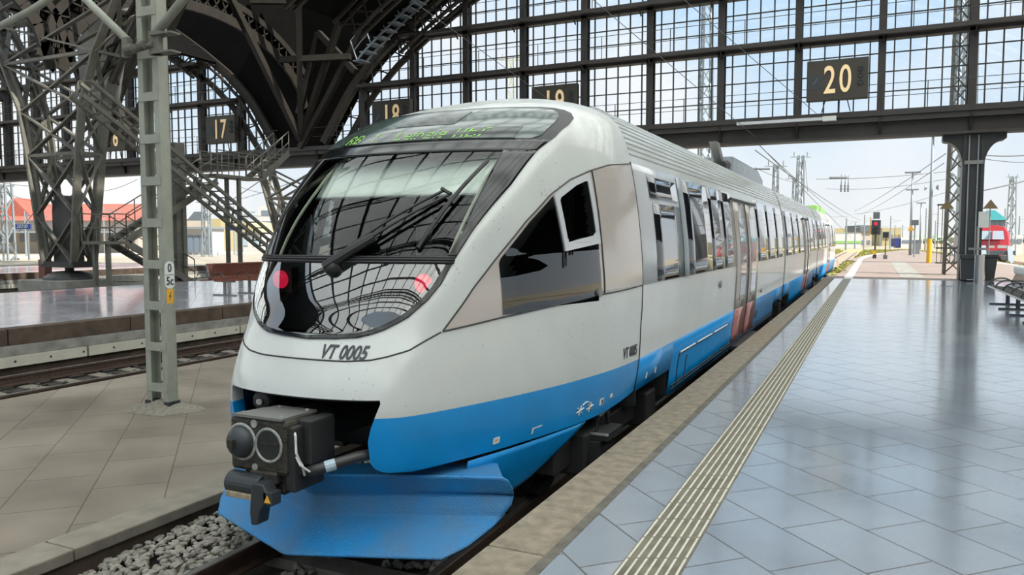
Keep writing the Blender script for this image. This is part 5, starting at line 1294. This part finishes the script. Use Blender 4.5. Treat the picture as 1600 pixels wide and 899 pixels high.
for s in (-1, 1): b.bars([Vector((Lx + s * .0 - .7, Ly + 4, 2.75)), Vector((Lx - .7, Ly + 5.5, 3.3))], .08)
b.build('roof_gear', M['underdark'], lc)
bs = thing('buffer_stop', 'grey buffer stop in front of the red locomotive', 'buffer stop', (9.3, 76.3, -.78))
for x in (8.4, 10.3):
    b = MB(); b.prism([(75.2, -.78), (77.2, -.78), (76.9, .85), (76.5, .95)], x - .18, x + .18, 'x'); b.build('stay', M['galv'], bs)
b = MB(); b.box(8.0, 10.7, 76.3, 76.6, .2, .55); b.build('crossbeam', M['siggrey'], bs)
# signal box with teal roof
sx_ = deep(1549, 372, 118); tw = thing('signal_tower', 'glazed signal tower with teal roof behind the red locomotive', 'building', (sx_[0], sx_[1], GZ)); X0, Y0_ = sx_[0], sx_[1]
b = MB(); b.box(X0 - 1.6, X0 + 1.6, Y0_, Y0_ + 3.5, GZ, 2.0); b.build('base', M['palewall'], tw)
b = MB(); b.box(X0 - 1.75, X0 + 1.75, Y0_ - .2, Y0_ + 3.7, 2.0, 4.35); b.build('cabin', M['brownsign'], tw)
b = MB()
for k in range(5): b.box(X0 - 1.65 + k * .67, X0 - 1.05 + k * .67, Y0_ - .26, Y0_ - .2, 2.9, 4.2)
b.build('window_row', M['windowdark'], tw)
b = MB(); b.add([(X0 - 2.0, Y0_ - .5, 4.35), (X0 + 2.0, Y0_ - .5, 4.35), (X0 + 2.0, Y0_ + 4, 4.35), (X0 - 2.0, Y0_ + 4, 4.35), (X0 - .5, Y0_ + 1.2, 5.9), (X0 + .5, Y0_ + 1.2, 5.9), (X0 + .5, Y0_ + 2.4, 5.9), (X0 - .5, Y0_ + 2.4, 5.9)], [(0, 1, 5, 4), (1, 2, 6, 5), (2, 3, 7, 6), (3, 0, 4, 7), (4, 5, 6, 7), (3, 2, 1, 0)]); b.build('roof', M['teal'], tw)
# masts of the yard
def mast_at(px, depth, ytop, label, w=.5, m=None, lattice=True, group=None):
    c = G(px, depth); top = deep(px, ytop, depth)[2]; h = top - GZ
    if lattice: return lat_mast('lattice_mast', label, c, h, w, w * .55, m or M['galv'], rz=CAMROT, group=group)
    t = thing('yard_mast', label, 'mast', c, group); b = MB(); b.cyl(c, Vector(c) + Vector((0, 0, h)), w * .4, w * .25, n=8); b.build('pole', m or M['galv'], t)
    b = MB(); q = Vector(c) + Vector((0, 0, h * .8)); dv = Vector((math.cos(CAMROT), math.sin(CAMROT), 0)); b.bar(q, q + dv * 2.2 + Vector((0, 0, .5)), .05); b.bar(q + Vector((0, 0, .7)), q + dv * 2.2 + Vector((0, 0, .5)), .05); b.build('bracket', m or M['galv'], t); return t
mast_at(1210, 62, 258, 'grey lattice mast left of the taller mast, above the train roof', .55)
mast_at(1240, 75, 278, 'shorter lattice mast beside the tallest one above the train', .5)
mast_at(1248, 70, 244, 'tallest lattice mast standing above the train roof', .75)
mast_at(1579, 105, 276, 'lattice mast at far right behind the dry grass', .9)
mast_at(1322, 150, 341, 'thin mast above the distant green train, right of the train end', .5, lattice=False)
G1 = 'small distant masts over the yard'
for px, d, yt in ((1336, 170, 348), (1350, 160, 336), (1391, 170, 338), (1398, 190, 352), (1446, 150, 326), (1461, 180, 345), (1410, 200, 352), (1375, 210, 350), (1569, 150, 326), (1592, 140, 338)):
    mast_at(px, d, yt, 'small distant overhead-line mast among others across the yard', .4, lattice=False, group=G1)
lb = mast_at(1100, 52, -30, 'lattice mast seen through the gable panes right of number 19', .9)
mast_at(1500, 50, -60, 'tall lattice mast seen through the gable right of number 20', 1.2)
mast_at(798, 60, 95, 'lattice mast behind the panes between numbers 18 and 19', .8, M['beige'])
# wires
GW = 'overhead wires of the yard'
def wire(p, q, sag=.4, r=.018, label='thin dark overhead wire strung across the yard sky', group=GW, stays=0):
    p, q = Vector(p), Vector(q); b = MB(); b.path([p + (q - p) * t - Vector((0, 0, sag * 4 * t * (1 - t))) for t in np.linspace(0, 1, 22)], r, 5)
    return tag(b.build('overhead_wire', M['wire']), label, 'wire', group)
def wpx(a, da, c, dc, sag=.3, r=.02): return wire(deep(a[0], a[1], da), deep(c[0], c[1], dc), sag, r)
wpx((1150, 190), 36, (1330, 372), 160, .0, .025); wpx((1180, 235), 38, (1345, 345), 150, .3, .025); wpx((1200, 240), 40, (1320, 340), 120, .3); wpx((1275, 280), 60, (1480, 268), 60, .15, .025)
wpx((1478, 240), 45, (1335, 330), 160, .3, .025); wpx((1475, 255), 45, (1345, 335), 160, .3, .022); wpx((1530, 242), 40, (1600, 243), 42, .05, .03); wpx((1530, 247), 40, (1600, 254), 42, .05, .02); wpx((1525, 300), 40, (1600, 283), 42, .02, .035)
wpx((1290, 295), 90, (1478, 280), 70, .4, .02); wpx((1240, 335), 90, (1325, 338), 130, .2, .02); wpx((1335, 335), 120, (1480, 300), 70, .3, .02); wpx((1180, 262), 50, (1240, 285), 72, .1, .02); wpx((1258, 250), 70, (1262, 300), 70, .0, .02)
wpx((0, 300), 60, (215, 345), 60, .3, .02); wpx((30, 362), 60, (78, 300), 50, .0, .03); wire(deep(323, 322, 70), ony(470, 280, 34), .2, .02); wire(deep(323, 340, 70), ony(428, 268, 33.9), .0, .03); wire(deep(323, 316, 70), ony(300, 272, 33.9), .1, .02); wpx((300, 308), 60, (340, 305), 60, .0, .03); wpx((150, 300), 60, (215, 280), 60, .2, .02); wpx((375, 292), 58, (440, 302), 58, .2, .02); wpx((0, 285), 58, (80, 292), 58, .1, .02)
for a, c in (((880, -40), (1180, 214)), ((1000, -60), (1290, 190)), ((560, -60), (905, 190))): wire(deep(a[0], a[1], 22), ony(c[0], c[1], YG - .4), .0, .012, 'thin stay wire slanting down across the gable panes', 'stay wires in the hall')
for px, d in ((1314, 90), (1320, 92), (1325, 94)):
    c = deep(px, 300, d); b = MB(); b.lathe((c[0], c[1], c[2]), (0, 0, 1), [(0, .05), (.1, .12), (.3, .06), (.4, .12), (.6, .06), (.7, .12), (.9, .05), (1.2, .04)], 8); b.cyl(c, (c[0], c[1], c[2] + 2.0), .03, n=6)
    tag(b.build('insulator', M['wire']), 'small hanging insulator among the overhead wires, one of three', 'insulator', 'hanging insulators')
c = deep(1310, 278, 62); b = MB(); d_ = Vector((math.cos(CAMROT), math.sin(CAMROT), 0)); b.cyl(Vector(c) - d_ * .7, Vector(c) + d_ * .7, .09, n=8); tag(b.build('insulator', M['wire']), 'thick dark insulator bar in the wire left of the tall lamps', 'insulator')
c = deep(1184, 264, 51.5); b = MB(); b.cyl(Vector(c) - d_ * .8, Vector(c) + d_ * .8, .06, n=8); tag(b.build('insulator', M['wire']), 'dark insulator bar just above the grey roof hood of the train', 'insulator')
# distant things right
def block(name, label, cat, px0, px1, depth, ytop, m, base=GZ, dep=8, parts=None):
    p, q = deep(px0, 372, depth), deep(px1, 372, depth); c = (p + q) / 2; L = np.linalg.norm(q - p); z1 = deep((px0 + px1) / 2, ytop, depth)[2]
    t = thing(name, label, cat, (c[0], c[1], base)); fw = Vector((-math.sin(CAMROT), math.cos(CAMROT), 0)); ce = Vector((c[0], c[1], 0)) + fw * dep / 2
    b = MB(); b.rbox(ce, L, dep, base, z1, CAMROT); b.build('body', m, t)
    return t, ce, L, z1, fw
def wrow(t, ce, L, dep, z0, z1, n, m, fill=.7, nm='window', rgt=0.0):
    R = Vector((math.cos(CAMROT), math.sin(CAMROT), 0)); fw = Vector((-math.sin(CAMROT), math.cos(CAMROT), 0))
    for i in range(n):
        b = MB(); b.rbox(ce - fw * (dep / 2 + .05) + R * (L * ((i + .5) / n - .5)), L / n * fill, .12, z0, z1, CAMROT); b.build(nm, m, t)
t, ce, L, z1, fw = block('green_train', 'distant white train with lime green stripe behind the signals', 'train', 1302, 1346, 190, 366, M['whitewall'], GZ, 3); wrow(t, ce, L, 3, .3, .9, 1, M['green'], 1, 'stripe')
b = MB(); b.rbox(ce, L, 2.6, z1, z1 + .25, CAMROT); b.build('roof', M['galv'], t)
t, ce, L, z1, fw = block('white_train', 'distant white train with blue nose between signal and lamps', 'train', 1408, 1442, 185, 371, M['whitewall'], GZ, 3); wrow(t, ce, L, 3, .4, 1.1, 1, M['windowdark'], .9, 'window_strip'); b = MB(); b.rbox(ce - Vector((math.cos(CAMROT), math.sin(CAMROT), 0)) * (L / 2 + .6), 1.4, 2.6, GZ + .3, z1 - .3, CAMROT); b.build('nose', M['bluesign'], t)
t, ce, L, z1, fw = block('long_shed', 'long ochre shed on the horizon behind the green train', 'building', 1300, 1346, 240, 357, M['olivewall'], GZ, 12); wrow(t, ce, L, 12, .8, 2.4, 6, M['brownsign'], .5)
t, ce, L, z1, fw = block('yard_house', 'pale house with grey roof left of the red signal', 'building', 1343, 1362, 200, 362, M['palewall'], GZ, 8); b = MB(); b.rbox(ce, L * 1.1, 9, z1, z1 + 1.6, CAMROT); b.build('roof', M['siggrey'], t); wrow(t, ce, L, 8, .0, 1.0, 2, M['windowdark'], .5)
t, ce, L, z1, fw = block('ochre_house', 'ochre building on the horizon right of the small square signal', 'building', 1378, 1408, 230, 356, M['olivewall'], GZ, 10); wrow(t, ce, L, 10, 1.0, 2.6, 5, M['brownsign'], .5)
t, ce, L, z1, fw = block('white_van', 'white van parked behind the lattice mast at far right', 'van', 1578, 1598, 112, 367, M['whitewall'], GZ, 2.2); wrow(t, ce, L, 2.2, .9, 1.5, 2, M['windowdark'], .7)
def shrubs(name, label, px0, px1, depth, y0, m, n=60, group=None):
    b = MB(); 
    ico = [(0, 0, 1), (.9, 0, .4), (.28, .85, .4), (-.72, .53, .4), (-.72, -.53, .4), (.28, -.85, .4), (0, 0, -.6)]
    fs = [(0, 1, 2), (0, 2, 3), (0, 3, 4), (0, 4, 5), (0, 5, 1), (6, 2, 1), (6, 3, 2), (6, 4, 3), (6, 5, 4), (6, 1, 5)]
    for _ in range(n):
        c = Vector(deep(random.uniform(px0, px1), 372, depth * random.uniform(.97, 1.05))); h = (deep(0, y0, depth)[2] - GZ) * random.uniform(.5, 1); r = h * .6
        b.add([Vector((c.x, c.y, GZ + h * .4)) + Vector(p) * r * random.uniform(.8, 1.2) for p in ico], fs)
    return tag(b.build(name, m), label, 'shrubs', group, 'stuff')
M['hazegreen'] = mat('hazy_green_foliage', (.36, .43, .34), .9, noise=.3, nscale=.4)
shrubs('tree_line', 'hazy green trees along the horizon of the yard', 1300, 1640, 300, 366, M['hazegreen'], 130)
# dry grass between the tracks
def grass(name, label, poly, z, hgt, n):
    b = MB(); xs_ = [p[0] for p in poly]; ys_ = [p[1] for p in poly]
    def ins(x, y):
        c = False; j = len(poly) - 1
        for i in range(len(poly)):
            if (poly[i][1] > y) != (poly[j][1] > y) and x < (poly[j][0] - poly[i][0]) * (y - poly[i][1]) / (poly[j][1] - poly[i][1]) + poly[i][0]: c = not c
            j = i
        return c
    k = 0
    while k < n:
        x, y = random.uniform(min(xs_), max(xs_)), random.uniform(min(ys_), max(ys_))
        if not ins(x, y): continue
        k += 1; a = random.uniform(0, PI); r = random.uniform(.12, .3); h = hgt * random.uniform(.4, 1)
        for j in range(3):
            q = a + j * PI / 3; dx, dy = math.cos(q) * r, math.sin(q) * r; b.add([(x - dx, y - dy, z), (x + dx, y + dy, z), (x + dx * .3 + random.uniform(-.1, .1), y + random.uniform(-.1, .1), z + h), (x - dx * .4, y, z + h * .8)], [(0, 1, 2, 3)])
    return tag(b.build(name, M['grass']), label, 'grass', None, 'stuff')
grass('grass', 'dry yellow-green grass around the red signal, right of the track', [(-2.0, 70), (-.8, 73), (1.2, 92), (3.2, 118), (9, 122), (6, 160), (-1.8, 150)], -.78, .45, 2600)
grass('grass', 'dry yellow grass left of the outdoor track, at the train end', [(-9, 60), (-5.2, 52), (-5.1, 150), (-14, 170)], -.78, .5, 1800)
grass('grass', 'dry yellow grass strip before the red locomotive at far right', [(8.6, 48), (11.0, 50), (10.0, 80), (8.0, 84)], -.78, .5, 1300)
grass('grass', 'tufts of green weeds along the kerb beside the train end', [(-1.78, 36), (-1.5, 36), (-1.3, 60), (-1.75, 60)], -.02, .10, 120)
b = MB(); b.add([(-6.2, 50, -.775), (-.6, 50, -.775), (3.5, 170, -.775), (-12, 170, -.775)], [(0, 1, 2, 3)]); b.add([(9, 45, -.775), (12, 45, -.775), (12, 84, -.775), (7, 110, -.775)], [(0, 1, 2, 3)])
struct(b.build('grass_ground', mat('dry_turf', (.40, .37, .12), .95, noise=.4, nscale=.5, col2=(.33, .28, .13))))
b = MB(); b.box(TX - 1.5, TX + 1.5, 46, 140, -.80, -.755); struct(b.build('outdoor_trackbed', mat('pale_trackbed', (.36, .28, .21), .95, noise=.3, nscale=2)))
b = MB(); b.box(10.4, 13.2, 36, 140, -.80, -.755); struct(b.build('outdoor_trackbed', mat('brown_trackbed', (.16, .10, .08), .95, noise=.3, nscale=2)))

# ---- far left: beyond the neighbouring hall
R_ = Vector((math.cos(CAMROT), math.sin(CAMROT), 0))
t, ce, L, z1, fw = block('station_building', 'long pale building with red tiled roof at far left', 'building', -60, 216, 120, 345, M['palewall'], GZ, 14)
Lr = L / 2 + .8
rz_ = deep(100, 319, 127)[2]
cc = [ce - R_ * Lr - fw * 8, ce + R_ * Lr - fw * 8, ce + R_ * Lr + fw * 8, ce - R_ * Lr + fw * 8]; rg = [ce - R_ * (Lr - 3), ce + R_ * (Lr - 3)]
b = MB(); b.add([(p.x, p.y, z1) for p in cc] + [(p.x, p.y, rz_) for p in rg], [(0, 1, 5, 4), (2, 3, 4, 5), (1, 2, 5), (3, 0, 4), (3, 2, 1, 0)]); b.build('roof', M['redroof'], t)
for px, yt in ((22, 309),):
    c = Vector(deep(px, 372, 121)); zt = deep(px, yt, 121)[2]; b = MB(); b.add([(*(c - R_ * 3.2 + fw * dd)[:2], z1 + .3) for dd in (0, 6)] + [(*(c + R_ * 3.2 + fw * dd)[:2], z1 + .3) for dd in (0, 6)] + [(*(c + fw * dd)[:2], zt) for dd in (0, 6)], [(0, 2, 4), (1, 5, 3), (0, 4, 5, 1), (2, 3, 5, 4)]); b.build('gable_roof', M['redroof'], t)
wrow(t, ce, L, 14, 1.0, 2.4, 16, M['windowdark'], .45)
b = MB(); b.rbox(ce - fw * 9, L, 3.5, 2.4, 2.65, CAMROT); b.build('canopy', M['galv'], t)
t, ce, L, z1, fw = block('glazed_shelter', 'pale glazed platform shelter behind the stair', 'shelter', 283, 332, 75, 358, M['whitewall'], GZ, 3); wrow(t, ce, L, 3, .2, 1.9, 5, M['windowdark'], .75); b = MB(); b.rbox(ce, L * 1.12, 4, z1, z1 + .2, CAMROT); b.build('roof', M['galv'], t)
t, ce, L, z1, fw = block('arched_shed', 'low white shed with ochre curved roof left of the office block', 'building', 342, 408, 140, 363, M['whitewall'], GZ, 14)
b = MB(); hh = deep(375, 345, 140)[2] - z1; rows = []
for d_ in (-7.5, 7.5): rows.append([(*(ce + R_ * (L / 2 * u * 1.03) + fw * d_)[:2], z1 + hh * (1 - u * u)) for u in np.linspace(-1, 1, 13)])
b.grid(rows); b.f.append(tuple(range(12, -1, -1))); b.build('roof', M['olivewall'], t)
wrow(t, ce, L, 14, .2, 1.6, 4, M['glassblue'], .5, 'gate')
t, ce, L, z1, fw = block('office_block', 'pale multi-storey office block beside the train nose', 'building', 404, 520, 170, 322, M['whitewall'], GZ, 14)
for z0_ in (1.2, 4.2, 6.6): wrow(t, ce, L, 14, z0_, z0_ + 1.1, 4, M['windowdark'], .6, 'window_band')
t, ce, L, z1, fw = block('pale_house', 'pale house with ochre wall behind the glazed shelter', 'building', 330, 345, 120, 342, M['olivewall'], GZ, 8); wrow(t, ce, L, 8, 1.2, 2.2, 2, M['windowdark'], .4)
t, ce, L, z1, fw = block('grey_gable_house', 'grey-roofed house above the glazed shelter', 'building', 278, 322, 150, 345, M['palewall'], GZ, 8); b = MB(); b.rbox(ce, L, 8, z1, z1 + .3, CAMROT); c1, c2 = ce - R_ * L / 2, ce + R_ * L / 2; zt = deep(290, 330, 150)[2]; b.add([(c1.x, c1.y, z1), (c2.x, c2.y, z1), (*(ce - R_ * L * .2)[:2], zt), (*(ce + R_ * L * .2)[:2], zt)], [(0, 1, 3, 2)]); b.build('roof', M['siggrey'], t)
lat_mast('lattice_mast', 'pale lattice mast at the extreme left edge', G(8, 60), deep(8, 288, 60)[2] - GZ, .95, .8, M['galv'], rz=CAMROT)
lat_mast('lattice_mast', 'greenish lattice mast above the yellow posts', G(323, 70), deep(323, 314, 70)[2] - GZ, .7, .5, M['galv'], rz=CAMROT)
for px, nm in ((311, 'left'), (323, 'right')):
    c = onz(px, 396, 0.0); t = thing('yellow_post', nm + ' one of two yellow posts on the far platform', 'post', (c[0], c[1], GZ)); b = MB(); b.cyl((c[0], c[1], GZ), (c[0], c[1], 1.45), .24, n=12); b.build('body', M['yellow'], t, smooth=True, auto=40); b = MB(); b.cyl((c[0], c[1], 1.45), (c[0], c[1], 1.5), .2, n=12); b.build('cap', M['yellow'], t)
c = deep(36, 354, 62); t = thing('departure_display', 'small blue display with white figures at far left', 'sign', (c[0], c[1], GZ))
b = MB(); b.rbox(c, 1.25, .2, c[2] - .22, c[2] + .2, CAMROT); b.build('panel', M['bluesign'], t)
text_obj('figures', '20700', M['glassblue'], .40, lambda x, y: tuple(Vector(c) + R_ * x - fw * .12 + Vector((0, 0, y))), t, sx=.9)
b = MB(); b.rbox(c + np.array([.35, .15, 0]), .1, .1, GZ, c[2] + 1.0, CAMROT); b.build('pole', M['galv'], t)
c = deep(365, 357, 75); t = thing('platform_sign', 'small dark platform sign on poles left of the office block', 'sign', (c[0], c[1], GZ)); b = MB(); b.rbox(c, .9, .12, c[2] - .2, c[2] + .2, CAMROT); b.build('panel', M['bluesign'], t)
b = MB(); b.rbox(Vector(c) + R_ * .3, .07, .07, GZ, c[2] + .2, CAMROT); b.build('pole', M['galv'], t)
for px, d, yt in ((357, 80, 332), (366, 78, 322), (379, 90, 330), (150, 75, 320), (163, 85, 322), (40, 70, 330)):
    mast_at(px, d, yt, 'thin pale mast among the yard wires, left part of the picture', .22, lattice=False, group='thin masts at left')
c = onx(275, 345, -25.4); t = thing('hanging_sign', 'brown triangular plate hung by the stair support post', 'sign', (c[0], c[1], c[2])); b = MB(); b.add([(c[0], c[1] - .22, c[2] - .25), (c[0], c[1] + .22, c[2] - .25), (c[0], c[1], c[2] + .28)], [(0, 1, 2)]); b.build('plate', M['brownsign'], t, solid=.03)
b = MB(); b.bar((c[0], c[1], c[2] + .1), (-25.4, 22.4, c[2] + .1), .03); b.build('arm', M['darksteel'], t)
# low walls and cream platforms in the sun beyond the hall
for k, (y0_, y1_) in enumerate(((36, 75),)):
    b = MB(); b.box(-62, -47, -40, 33, GZ, -.02); struct(b.build('sunny_platform', mat('cream_paving', (.36, .325, .26), .9, noise=.2, nscale=.6)))
    b = MB(); b.box(-75, -64, -40, 70, GZ, -.02); struct(b.build('sunny_platform', M['palewall']))
    b = MB(); b.box(-60, -13.9, 34.2, 90, GZ, -.10); struct(b.build('sunny_platform', mat('cream_paving_outside', (.33, .295, .235), .9, noise=.2, nscale=.6)))
b = MB(); b.box(-31.0, -30.6, 20.2, 20.5, -.85, .75); tag(b.build('rusty_post', M['brownseat']), 'short red-brown post left of the lattice pier', 'post')
pk = thing('paving_stack', 'stack of grey concrete slabs right of the pier base', 'slabs', (-25.0, 19.6, -.85))
for k, (y0_, y1_, n) in enumerate(((19.3, 20.1, 5), (20.5, 21.4, 4))):
    for i in range(n): b = MB(); b.box(-25.7 + .02 * i, -24.5 - .03 * i, y0_ + .02 * i, y1_ - .02 * i, -.85 + i * .22, -.65 + i * .22); b.build('slab', M['concrete'], pk)
